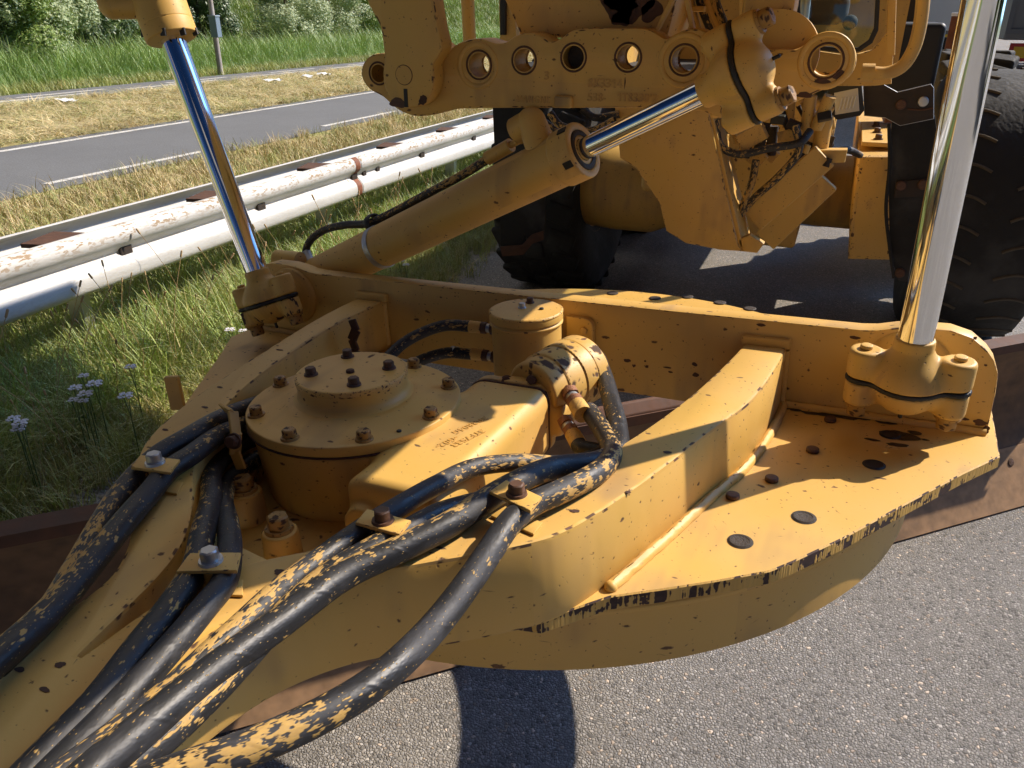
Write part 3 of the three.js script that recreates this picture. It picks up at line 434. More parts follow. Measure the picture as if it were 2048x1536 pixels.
for (const s of [1, -1]) {  // base plates, their flame-cut rims, welds
  const P = [[.974, -.14], [.974, .094], [.91, .19], [.83, .321], [.726, .495], [.663, .588], [.635, .625], [.57, .678], [.5, .73], [.432, .778], [.36, .865], [.28, .88], [.33, .7], [.42, .35], [.46, -.14]].map(([x, z]) => [x * s, z]);
  if (s < 0) P.reverse();
  const g0 = slab(P, -0.026, 0, 0.0022, [], 1), g = g0.toNonIndexed ? (g0.index ? g0.toNonIndexed() : g0) : g0;
  // flat faces take paint, the rim takes the flame-cut wear
  const p = g.attributes.position, A = [], B = [], a = V(), b = V(), c = V(), n = V();
  for (let i = 0; i < p.count; i += 3) { a.fromBufferAttribute(p, i); b.fromBufferAttribute(p, i + 1); c.fromBufferAttribute(p, i + 2); n.copy(b).sub(a).cross(c.sub(a)).normalize(); (Math.abs(n.y) > 0.9 ? A : B).push(i); }
  const pick = (L) => { const o = new THREE.BufferGeometry(), q = new Float32Array(L.length * 9), m = new Float32Array(L.length * 9); L.forEach((i, k) => { q.set(p.array.slice(i * 3, i * 3 + 9), k * 9); m.set(g.attributes.normal.array.slice(i * 3, i * 3 + 9), k * 9); }); o.setAttribute('position', new THREE.BufferAttribute(q, 3)); o.setAttribute('normal', new THREE.BufferAttribute(m, 3)); return o; };
  const plate = part('base_plate', dm(boxUV(pick(A), PT, 0.6)), s > 0 ? mPaint : mWorn, drawbar); part('plate_rim', dm(boxUV(pick(B), 0.5)), mRim, drawbar);
  const bead = (L, r, nn = 60) => { const R = rng(nn), g2 = tube(L.map(([x, y, z]) => V(x * s, y, z)), r, nn, 10); const q = g2.attributes.position; for (let i = 0; i < q.count; i++) { const k = 1 + 0.0; q.setXYZ(i, q.getX(i) * k + 0.0018 * (R() - 0.5), q.getY(i) + 0.0018 * (R() - 0.5), q.getZ(i) + 0.0018 * (R() - 0.5)); } g2.computeVertexNormals(); return dm(boxUV(g2)); };
  part('weld_bead', bead([[.566, .003, .01], [.565, .003, .12], [.545, .003, .31], [.506, .003, .46], [.463, .003, .63], [.428, .003, .758]], 0.0098, 70), mPaint, drawbar);
  part('weld_bead', new THREE.BufferGeometry().copy(dm(boxUV(new THREE.SphereGeometry(0.0104, 14, 10).translate(.4275 * s, .003, .760)))), mPaint, drawbar);
  part('weld_bead', bead([[.57, .002, .004], [.75, .002, .005], [.955, .002, .004]], 0.010, 40), mPaint, drawbar);
  part('weld_bead', bead([[.561, .01, .006], [.561, .07, .006], [.56, .13, .006]], 0.008, 20), mPaint, drawbar);
  part('weld_bead', bead([[.478, .01, .006], [.478, .07, .006], [.478, .13, .006]], 0.008, 20), mPaint, drawbar);
  part('lug', dm(boxUV(new RoundedBoxGeometry(0.102, 0.022, 0.02, 2, 0.005).translate(.517 * s, .144, .006))), mPaint, drawbar);
  for (const [x, z] of [[.541, .435], [.594, .349], [.649, .205], [.667, .051]]) dBolt(x * s, 0, z, 0.95, mBolt, drawbar, 0, roundGeo, 'bolt_head');
  const ring = lathe([[0, 0.0012], [0.014, 0.0012], [0.0145, 0.0022], [0.0175, 0.0022], [0.018, 0.0006], [0.0205, 0.0006], [0.0207, 0]], 26);
  for (const [x, z, m] of [[.579, .565, mZinc], [.663, .454, mDark], [.76, .218, mBlack], [.783, .075, mBlack]]) dBolt(x * s, 0.0004, z, 1, m === mZinc ? mDark : m, drawbar, 0, ring, 'hole_plug');
}
// patches where the paint has gone: irregular flakes lying on a face
function flake(parent, c, ux, uy, r, el, seed, m = mChip, name = 'paint_chip') {
  const n = 34, s = new THREE.Shape(), P = []; for (let k = 0; k < n; k++) { const a = k / n * 2 * PI, q = r * (0.45 + 0.75 * vn(k / n, .5, 7, 3, seed) + 0.3 * vn(k / n, .5, 17, 3, seed + 5)); P.push(new THREE.Vector2(Math.cos(a) * q * el, Math.sin(a) * q)); } s.setFromPoints(P);
  const g = new THREE.ShapeGeometry(s), nrm = ux.clone().cross(uy), M = new THREE.Matrix4().makeBasis(ux, uy, nrm).setPosition(c.clone().addScaledVector(nrm, 0.0007)); g.applyMatrix4(M); return part(name, boxUV(g, 0.4), m, parent);
}
{
  const X = V(1, 0, 0).applyQuaternion(DQ), Yd = dN, Zd = V(0, 0, 1).applyQuaternion(DQ);
  let k = 0; for (const [px, py, r, el] of [[1255, 721, 6, 1.6], [1268, 731, 4, 1.2], [1290, 722, 3, 1], [1294, 733, 4, 1.2], [1335, 735, 2.2, 5], [1341, 744, 2.5, 2.4], [1389, 729, 5, 1.6], [1391, 749, 6, 1.2], [1318, 735, 1.5, .3], [1100, 657, 4, .8], [1030, 655, 5, .8], [1710, 675, 4, 2.4], [1522, 650, 4, 2.6], [1950, 676, 4, 1], [1971, 730, 3, 1], [1960, 845, 7, 2], [1972, 860, 9, .8], [1930, 838, 4, 2], [1005, 690, 3, .7]]) { const p = dHit(px, py, 2, 0); flake(drawbar, p.applyMatrix4(DM), X, Yd, r / 1080, el, 50 + k++); }
  for (const [px, py, r, el, m] of [[1620, 826, 10, 2.4], [1655, 830, 12, 2.4], [1690, 834, 12, 2.6], [1725, 838, 9, 2.4], [1590, 820, 7, 2.4], [1575, 818, 4, 2], [1770, 845, 10, 2.4], [1800, 872, 24, 1.6], [1775, 866, 15, 1.4], [1830, 866, 10, 1.5], [1795, 890, 9, 3], [1745, 880, 6, 3], [1850, 880, 5, 2]]) flake(drawbar, dY(px, py, 0.0).applyMatrix4(DM).addScaledVector(dN, 0.0), X, Zd.clone().negate(), r / 1150, el, 90 + k++, m ?? mGrease, 'grease_smear');
  for (const [px, py, r, el] of [[1150, 1022, 5, 1.5], [1255, 985, 4, 1.5], [1335, 905, 5, 1.6], [330, 860, 4, 2], [410, 815, 5, 2], [440, 775, 4, 2.4], [560, 700, 4, 2.4], [120, 1330, 5, 1.5], [90, 1380, 4, 2], [40, 1340, 4, 2], [560, 1145, 7, 1.6], [595, 1136, 4, 2]]) flake(drawbar, dY(px, py, 0.136).applyMatrix4(DM), X, Zd.clone().negate(), r / 1150, el, 150 + k++, mChip);
}
{ const p = dY(356, 812, .0); part('tab', dm(boxUV(new RoundedBoxGeometry(.034, .085, .014, 2, .004).rotateY(.5).translate(p.x, .034, p.z))), mPaint, drawbar); }
// rusty strap left on the inner face of the far arm
{ const a = dHit(702, 640, 2, .18), pts = [[704, 640], [712, 660], [704, 680], [712, 700], [706, 722]].map(([x, y]) => dHit(x, y, 2, .2).applyMatrix4(DM)); const g = []; for (let i = 0; i < 4; i++) { const b = new RoundedBoxGeometry(0.026, pts[i].distanceTo(pts[i + 1]) * 1.1, 0.006, 1, 0.002); g.push(along(b, pts[i], pts[i + 1])); } const q = merge(g); const c = D(-.474, .06, .2), cc = pts[2]; part('rusty_strap', boxUV(q, 0.3), mRust, drawbar); }

// ---------- circle
const circle = part('turning_circle', dm(boxUV(lathe([[.68, -.05], [.68, -.0275], [.852, -.0275], [.856, -.031], [.856, -.040], [.8388, -.047], [.838, -.159], [.834, -.163], [.79, -.163], [.786, -.159], [.786, -.064], [.68, -.062]], 160).translate(0, 0, .029), PT, .45)), mPaint, grader);
for (const [px, py] of [[1225, 587], [1310, 597], [1375, 594], [1440, 606], [1500, 618]]) { const p = dY(px, py, -.027); dBolt(p.x, -.0277, p.z, [1.5, .5, 1.5], mDark, circle, 0, roundGeo, 'bolt_head'); }
for (let k = 0; k < 9; k++) { const a = -2.4 + k * 0.2, p = [Math.sin(a + PI) * .79, .029 + Math.cos(a + PI) * .79]; if (p[1] < -.2) flake(circle, D(p[0], -.0275, p[1]), V(1, 0, 0).applyQuaternion(DQ), V(0, 0, -1).applyQuaternion(DQ), 0.02, 2, 300 + k); }

// ---------- circle drive: housing, worm box, cover, motor
const gx = -.155, gz = .575;
const floorP = part('gear_mount_plate', dm(boxUV(slab([[-.40, .42], [-.36, .60], [-.30, .74], [-.22, .86], [-.13, .95], [-.02, 1.02], [.06, .98], [.16, .89], [.26, .76], [.31, .62], [.33, .42]], -.05, -.024, .004))), mWorn, drawbar);
const wormF = (x, y, z) => {
  const a = sBox(x - .075, y - .048, z - .585, .088, .075, .225, .022), b = sBox((x - .075) * .82 + (y - .048) * .57, (y - .048) * .82 - (x - .075) * .57, z - .585, .105, .098, .23, .02); return smax(a, b, .012);
};
const housing = part('circle_drive_gearbox', dm(boxUV(sdf((x, y, z) => {
  const r = Math.hypot(x - gx, z - gz), ta = .197 + (y - .12) * .11; let d = sCyl(r, y - .042, ta, .072, .008);
  d = smin(d, wormF(x, y, z), .03);
  d = smin(d, sCyl(Math.hypot(x - .03, y - .045), z - .80, .036, .028, .006), .012);
  return smax(d, -(y + .03), .003);
}, [-.37, -.036, .33], [.2, .135, .86], .0055), PT, .15)), mPaint, grader);
part('gear_cover', dm(boxUV(lathe([[0, .150], [.118, .150], [.128, .147], [.142, .143], [.165, .140], [.172, .1385], [.2, .1375], [.2025, .135], [.2025, .119], [.199, .117]], 96).translate(gx, 0, gz), PT, .7)), mPaint, housing);
part('cover_gasket', dm(boxUV(lathe([[.196, .1145], [.2036, .1145], [.2036, .1175], [.196, .1175]], 96).translate(gx, 0, gz), .3)), mChip, housing);
const hub = part('hub', dm(boxUV(lathe([[.128, .146], [.114, .150], [.106, .157], [.1035, .166], [.103, .184], [.1045, .1845], [.1045, .1905]], 80).translate(gx, 0, gz), PT, .2)), mPaint, housing);
part('hub_rim', dm(boxUV(lathe([[.1055, .1835], [.1055, .1925], [.103, .1945], [.1005, .195]], 80).translate(gx, 0, gz), .4)), mEdge, hub);
part('hub_lid', dm(boxUV(lathe([[.1005, .195], [.06, .1956], [0, .1957]], 60).translate(gx, 0, gz), PT, .9)), mWorn, hub);
for (const [px, py] of [[695, 712], [778, 735], [708, 768], [622, 748]]) { const p = dY(px, py, .197); dBolt(p.x, .1952, p.z, .82, mBolt, hub, px); }
{ const p = dY(700, 740, .2); dBolt(p.x, .1955, p.z, .62, mRust, hub, 0, roundGeo, 'plug'); }
for (const [px, py] of [[574, 878], [729, 880], [863, 832], [892, 773], [515, 828], [570, 770], [822, 735]]) { const p = dY(px, py, .140), a = Math.atan2(p.x - gx, p.z - gz), r = .182; dBolt(gx + Math.sin(a) * r, .1375, gz + Math.cos(a) * r, 1.0, mBoltY, housing, px); }
for (let k = 0; k < 2; k++) { const p = dY(k ? 798 : 812, k ? 862 : 742, .139); dBolt(p.x, .1378, p.z, .35, mBlack, housing, 0, roundGeo, 'bolt_hole'); }
{ const g = tube([[612, 800], [592, 815], [580, 832]].map(([x, y]) => { const p = dY(x, y, .142); return D(p.x, .1405, p.z); }), .006, 12, 8); part('cast_rib', boxUV(g), mPaint, housing); }
// mounting bolts on their bosses
for (const [px, py] of [[487, 972], [557, 1050], [640, 1012]]) { const p = dY(px, py, .045); if (px < 600) { part('bolt_boss', dm(boxUV(lathe([[0, .036], [.026, .036], [.030, .032], [.032, -.03]], 24).translate(p.x, 0, p.z))), mWorn, housing); dBolt(p.x, .036, p.z, 1.45, mBoltY, housing, px); } }
// gasket, end bell and hydraulic motor at the far end of the worm
part('worm_gasket', dm(boxUV(sdf((x, y, z) => smax(wormF(x, y, z) - .004, Math.abs(z - .372) - .0035, .001), [-.05, -.04, .36], [.19, .14, .385], .004), .4)), mChip, housing);
part('end_bell', dm(boxUV(sdf((x, y, z) => { let d = smax(smax(wormF(x, y, z + .03) - .002 , z - .366, .002), .318 - z, .004); d = smin(d, sCyl(Math.hypot(x - .095, y - .058), z - .318, .066, .05, .012), .02); return smin(d, sBox(x - .165, y - .05, z - .335, .024, .034, .034, .014), .012); }, [-.05, -.05, .25], [.21, .16, .385], .005), PT, .33)), mWorn, housing);
const mo = V(.125, .098, .31), md = V(.30, .02, -.95).normalize();
const motor = part('hydraulic_motor', dm(boxUV(along(lathe([[0, -.04], [.058, -.04], [.066, -.034], [.068, .0], [.0685, .004], [.072, .006], [.073, .05], [.0715, .0515], [.0715, .0535], [.0755, .055], [.0765, .088], [.0745, .0895], [.0745, .0915], [.0765, .093], [.0765, .122], [.074, .127], [.05, .131], [0, .131]], 56), mo, mo.clone().add(md), 0), PT, .4)), mEdge, grader);
{ const p = dY(1122, 812, .055); part('port_block', dm(boxUV(new RoundedBoxGeometry(.06, .10, .075, 3, .007).rotateY(-.3).translate(p.x - .005, .07, p.z), .8, .1)), mPaint, motor); }
for (const [x, y, z] of [[.118, .128, .352], [.06, .118, .352]]) { const p = D(x, y, z); place('bolt', boltGeo, mBolt, motor, p, upTo(V(.2, .5, .8)), .8); }
// fittings: hexagon, collar, crimped sleeve
function fitting(parent, a, b, s = 1, mat = mCopper) {
  const d = b.clone().sub(a).normalize(), at = (t) => a.clone().addScaledVector(d, t * s), hex = (t0, t1, r) => along(new THREE.CylinderGeometry(r * s, r * s, (t1 - t0) * s, 6), at(t0), at(t1));
  part('hex_nut', boxUV(hex(0, .018, .0175), .1), mat, parent); part('collar', rod(at(.018), at(.03), .013 * s, .013 * s, 18), mZinc, parent); part('hex_nut', boxUV(hex(.030, .048, .017), .1), mat, parent);
  part('crimp_sleeve', boxUV(rod(at(.047), at(.082), .0165 * s, .0175 * s, 20), .15), mWorn, parent); return at(.08);
}
const f1 = fitting(motor, D(.19, .108, .335), D(.225, .100, .375), 1.05), f2 = fitting(motor, D(.196, .062, .372), D(.235, .05, .415), .95);

// ---------- swivel pot on the cross beam
const pot = part('swivel_pot', dm(boxUV(lathe([[0, .188], [.083, .188], [.0855, .186], [.0862, .168], [.083, .166], [.0805, .164], [.0862, .162], [.0858, .157], [.082, .155], [.081, .02], [.079, -.03], [0, -.03]], 64).translate(-.013, 0, .095), PT, .55)), mPaint, grader);
part('pot_lid_edge', dm(boxUV(lathe([[.0835, .1882], [.0866, .1862], [.0868, .1835]], 64).translate(-.013, 0, .095), .4)), mEdge, pot);
for (const [px, py, m, s] of [[1044, 612, mZinc, .62], [1060, 602, mBolt, .66]]) { const p = dY(px, py, .192); dBolt(p.x, .188, p.z, s, m, pot, px); }
{ const p = dY(1083, 617, .19); dBolt(p.x, .1882, p.z, .42, mBlack, pot, 0, roundGeo, 'bolt_hole'); }
{ // bracket ear bolted to the beam
  const s = new THREE.Shape(); s.moveTo(.06, -.02); s.lineTo(.122, -.02); s.lineTo(.122, .128); s.quadraticCurveTo(.122, .152, .098, .152); s.lineTo(.06, .152); s.closePath();
  part('bracket', dm(boxUV(new THREE.ExtrudeGeometry(s, { depth: .012, bevelThickness: .003, bevelSize: .003, bevelSegments: 2 }).translate(0, 0, .006))), mPaint, pot);
  place('rivet', roundGeo, mPaint, pot, D(.102, .125, .021), upTo(V(0, 0, 1).applyQuaternion(DQ)), .7);
  part('rib', dm(boxUV(tube([V(.07, .075, .03), V(.095, .085, .022), V(.118, .088, .018)], .008, 10, 8))), mPaint, pot);
}
for (const y of [.128, .055]) fitting(pot, D(-.095, y, .09), D(-.2, y + (y > .1 ? .0 : .004), .10), .85, mBolt);

// ---------- hoses
const hp = (L, r, parent, o = {}) => part('hydraulic_hose', tube(L.map(([x, y, h]) => dY(x, y, h).applyMatrix4(DM)), r, null, 18, 1.7, o.u ?? 0, o.roll ?? 0), mHose, parent);
const hoseLoom = grader;
hp([[1140, 800, .105], [1185, 800, .10], [1215, 850, .11], [1240, 905, .13], [1215, 945, .155], [1130, 975, .165], [1060, 992, .166], [1000, 1040, .162], [930, 1000, .16]].slice(0, 0).concat([[1178, 822, .088], [1205, 860, .105], [1225, 905, .128], [1195, 945, .15], [1110, 988, .160], [1065, 1008, .161], [1020, 1045, .160], [978, 1105, .150], [930, 1175, .140], [880, 1240, .135], [825, 1300, .135], [750, 1365, .14], [640, 1432, .145], [500, 1495, .15], [340, 1552, .155], [120, 1640, .16]]), .0178, hoseLoom, { u: .12, roll: .12 });
hp([[1166, 704, .10], [1190, 712, .10], [1206, 745, .10], [1222, 800, .10], [1236, 860, .11], [1232, 905, .122], [1190, 925, .13], [1110, 935, .142], [1050, 957, .158], [985, 992, .160], [905, 1045, .159], [800, 1098, .158], [690, 1150, .158], [560, 1245, .16], [430, 1340, .165], [310, 1438, .17], [190, 1540, .175], [60, 1660, .18]], .0182, hoseLoom, { u: .61, roll: .62 });
part('hydraulic_hose', tube([f2, D(.255, .046, .44), dY(1205, 905, .05).applyMatrix4(DM), dY(1150, 925, .065).applyMatrix4(DM), dY(1100, 928, .08).applyMatrix4(DM)], .0155, null, 18, 1.7, .5, .1), mHose, hoseLoom);
hp([[1140, 926, .068], [1100, 928, .08], [1040, 925, .095], [950, 935, .115], [870, 972, .14], [800, 1012, .158], [735, 1052, .158], [650, 1112, .157], [560, 1180, .156], [490, 1245, .156], [420, 1310, .156], [340, 1385, .156], [220, 1480, .157], [60, 1600, .16]], .0155, hoseLoom, { u: .33, roll: .3 });
hp([[1100, 960, .10], [1030, 985, .115], [950, 1005, .13], [875, 1028, .15], [812, 1062, .158], [748, 1095, .157], [670, 1140, .154], [590, 1205, .15], [500, 1305, .15], [410, 1400, .15], [330, 1475, .15], [240, 1550, .15], [120, 1650, .15]], .0155, hoseLoom, { u: .83, roll: .45 });
hp([[540, 872, .03], [500, 880, .035], [455, 908, .05], [425, 945, .08], [422, 1000, .115], [405, 1070, .15], [388, 1140, .157], [345, 1210, .157], [275, 1300, .157], [195, 1405, .157], [110, 1495, .157], [0, 1610, .157]], .0172, hoseLoom, { u: .48, roll: .55 });
hp([[540, 905, .01], [500, 925, .02], [462, 960, .04], [447, 1000, .08], [456, 1050, .13], [459, 1105, .155], [448, 1165, .157], [405, 1220, .157], [345, 1292, .157], [270, 1375, .157], [195, 1455, .157], [90, 1560, .157], [0, 1650, .157]], .0160, hoseLoom, { u: .05, roll: .2 });
hp([[600, 790, .05], [540, 800, .08], [490, 816, .11], [430, 842, .14], [365, 880, .157], [318, 908, .158], [272, 950, .155], [232, 1000, .15], [195, 1060, .15], [150, 1140, .15], [90, 1235, .155], [-10, 1330, .16]], .0165, hoseLoom, { u: .71, roll: .8 });
hp([[600, 815, .04], [540, 826, .06], [490, 845, .09], [435, 872, .13], [380, 912, .156], [338, 940, .158], [300, 985, .157], [250, 1042, .157], [200, 1105, .157], [145, 1172, .158], [85, 1237, .16], [10, 1305, .165], [-60, 1370, .17]], .0172, hoseLoom, { u: .24, roll: .66 });
// the two hoses from the swivel pot
part('hydraulic_hose', tube([D(-.165, .128, .095), D(-.23, .127, .11), D(-.30, .10, .17), D(-.33, .06, .26), D(-.36, .03, .38)], .014, null, 16, 1.7, .4, .3), mHose, grader);
part('hydraulic_hose', tube([D(-.165, .056, .098), D(-.23, .058, .12), D(-.29, .04, .20), D(-.31, .0, .30)], .014, null, 16, 1.7, .9, .4), mHose, grader);
part('hose_band', dm(lathe([[.0152, 0], [.0152, .016]], 18).rotateZ(PI / 2 + .1).rotateY(-.35).translate(-.20, .0595, .108)), mZinc, grader);
// clamps: strap, post, bolt
function clamp4(L, y, m = mPaint, mb = mBolt, lip = true) {
  const P = L.map(([x, z]) => dY(x, z, y)).map((p) => [p.x, p.z]); const area = P.reduce((s, p, i) => { const q = P[(i + 1) % 4]; return s + p[0] * q[1] - q[0] * p[1]; }, 0); if (area > 0) P.reverse();
  const o = part('hose_clamp', chamferGroups(dm(boxUV(slab(P, y - .004, y + .0015, .0014), .8, L[0][0] * .01)), dN), [m, mEdge], grader);
  const c = [P.reduce((s, p) => s + p[0], 0) / 4, P.reduce((s, p) => s + p[1], 0) / 4];
  part('clamp_post', dm(boxUV(cyl(.012, .012, y - .136, 14).translate(c[0], (y + .132) / 2, c[1]))), m, o);
  part('clamp_base', dm(boxUV(slab(P.map(([x, z]) => [c[0] + (x - c[0]) * 1.02, c[1] + (z - c[1]) * .8]), .1365, .1405, .001))), m, o);
  dBolt(c[0], y + .0015, c[1], .92, mb, o, c[0] * 50);
  if (lip) { const [a, b] = [P[0], P[3]]; for (const [p, q] of [[P[0], P[1]], [P[2], P[3]]]) { const g = new RoundedBoxGeometry(Math.hypot(q[0] - p[0], q[1] - p[1]), .016, .004, 2, .0015).rotateY(-Math.atan2(q[1] - p[1], q[0] - p[0])).translate((p[0] + q[0]) / 2, y - .009, (p[1] + q[1]) / 2); } }
}
clamp4([[711, 1046], [734, 1019], [822, 1042], [799, 1070]], .176);
clamp4([[979, 984], [1012, 961], [1084, 995], [1061, 1023]], .179, mWorn);
clamp4([[353, 1144], [380, 1107], [482, 1106], [474, 1142]], .176, mPaint, mZinc);
clamp4([[262, 935], [281, 911], [360, 920], [340, 946]], .177, mPaint, mZinc);
{ const pts = [[446, 815, .165], [466, 826, .168], [472, 870, .135], [470, 905, .10], [482, 935, .07]].map(([x, y, h]) => dY(x, y, h).applyMatrix4(DM)), L = []; for (let i = 0; i < pts.length - 1; i++) L.push(along(new RoundedBoxGeometry(.021, pts[i].distanceTo(pts[i + 1]) + .006, .006, 2, .002), pts[i], pts[i + 1])); const b = part('hose_bracket', boxUV(merge(L)), mPaint, grader); place('bolt', boltGeo, mBolt, b, dY(468, 882, .128).applyMatrix4(DM), upTo(V(.2, .35, .9)), .9); }

// ---------- ball-socket clevis in its own frame: y along the rod, ball at the origin
const clevisUp = (() => { const f = (x, y, z) => { const rb = Math.hypot(Math.abs(x) - .080, z); let d = smax(Math.hypot(x, y * .95, z) - .068, .004 - y, .003); d = smin(d, sCyl(rb, y - .033, .030, .029, .008), .022); d = smin(d, sCyl(Math.hypot(x, z), y - .062, .0355 + clamp((.075 - y) * .25, 0, .02), .034, .004), .012); return smax(d, .004 - y, .002); }; return boxUV(sdf(f, [-.118, -.002, -.078], [.118, .102, .078], .0048), .9); })();
const clevisLow = (() => boxUV(sdf((x, y, z) => { const rb = Math.hypot(Math.abs(x) - .080, z); let d = smax(Math.hypot(x, y, z) - .062, y + .005, .003); d = smin(d, sCyl(rb, y + .030, .0285, .025, .007), .024); return smax(d, y + .005, .002); }, [-.116, -.072, -.075], [.116, .0, .075], .0048), .9, .4))();
const clevisSeal = boxUV(sdf((x, y, z) => { const rb = Math.hypot(Math.abs(x) - .080, z); const d = smin(Math.hypot(x, z) - .0665, rb - .0305, .022); return smax(d, Math.abs(y + .0005) - .0055, .001); }, [-.12, -.01, -.08], [.12, .01, .08], .004), .3);
const sgnN = 0;
function clevis(name, c, dir, xAxis, s, parent, wornLow, label) {
  const y = dir.clone().normalize(), x = xAxis.clone().addScaledVector(y, -xAxis.dot(y)).normalize(), q = new THREE.Quaternion().setFromRotationMatrix(new THREE.Matrix4().makeBasis(x, y, x.clone().cross(y))), at = (a, b, d) => V(a, b, d).multiplyScalar(s).applyQuaternion(q).add(c);
  place('socket', clevisUp, mPaint, parent, c, q, s); place('socket_cap', clevisLow, wornLow, parent, c, q, s); place('seal', clevisSeal, mBlack, parent, c, q, s);
  for (const k of [-1, 1]) { place('stud', roundGeo, mPaint, parent, at(k * .080, .062, 0), q, s * .9); place('bolt', boltGeo, mBoltY, parent, at(k * .080, -.054, 0), q.clone().multiply(new THREE.Quaternion().setFromAxisAngle(V(1, 0, 0), PI)), s * 1.55); }
  place('grease_nipple', boxUV(merge([cyl(.004, .004, .014, 8).translate(0, .007, 0), new THREE.SphereGeometry(.0045, 8, 6).translate(0, .012, 0)]), .1), sgnN ? mZinc : mBlack, parent, at(0, -.062, 0), q.clone().multiply(new THREE.Quaternion().setFromAxisAngle(V(1, 0, 0), PI)), s);
  return (t) => at(0, t, 0);
}
const dX = V(1, 0, 0).applyQuaternion(DQ), dZ = V(0, 0, 1).applyQuaternion(DQ);
function liftCylinder(sgn, topP, glandT, label) {
  const ball = D(.795 * sgn, .128, .105), dir = topP.clone().sub(ball);
  const rodEnd = ball.clone().addScaledVector(dir, 1.5);
  const o = part('lift_cylinder_rod', rod(ball.clone().addScaledVector(dir.clone().normalize(), .088), rodEnd, .0308, .0308, 48), mChrome, grader, label);
  clevis('', ball, dir, dX, sgn > 0 ? 1.0 : .96, o, sgn > 0 ? mWorn : mRim);
  part('ball_stud', dm(boxUV(along(lathe([[.0, .06], [.032, .06], [.036, .03], [.05, .028], [.052, .02], [.066, .018], [.068, .011], [.080, .010], [.082, -.004]], 40), V(.795 * sgn, .118, 0), V(.795 * sgn, .118, 1), 0))), mPaint, o);
  const u = dir.clone().normalize(), g0 = topP.clone().addScaledVector(u, glandT), at = (t) => g0.clone().addScaledVector(u, t);
  const b = part('cylinder_barrel', boxUV(along(lathe([[.031, 0], [.062, 0], [.066, .004], [.066, .034], [.0645, .036], [.0645, .038], [.066, .040], [.066, .12], [.064, .125], [.064, .95], [.05, .97], [0, .98]], 44), g0, at(1), 0)), mPaint, grader);
  for (const k of [-.5, .25, 1.0, 2.4, 3.6]) { const e = dX.clone().multiplyScalar(Math.cos(k)).addScaledVector(dZ, Math.sin(k)); place('gland_slot', new RoundedBoxGeometry(.016, .018, .006, 1, .001), mBlack, b, at(.016).addScaledVector(e, .0636), new THREE.Quaternion().setFromRotationMatrix(new THREE.Matrix4().makeBasis(u.clone().cross(e).negate(), u, e))); }
  const e = dX.clone().multiplyScalar(-.75).addScaledVector(dZ, .55).normalize(), pb = at(.088);
  part('port_boss', boxUV(merge([rod(pb, pb.clone().addScaledVector(e, .115), .035, .033, 24), new THREE.SphereGeometry(.0335, 20, 14).translate(...pb.clone().addScaledVector(e, .115).toArray()), rod(pb.clone().addScaledVector(e, .115), pb.clone().addScaledVector(e, .115).addScaledVector(u, .1), .033, .033, 24)])), mPaint, b);
  return { u, at };
}
const CL = camera.position, axial = (px, py, d) => CL.clone().addScaledVector(ray(px, py), d);
liftCylinder(1, axial(1967, 0, 1.188), .10, 'bright chrome rod on the sunlit end of the drawbar');
liftCylinder(-1, axial(345, 78, 2.02), .0, 'chrome rod on the roadside end of the drawbar');

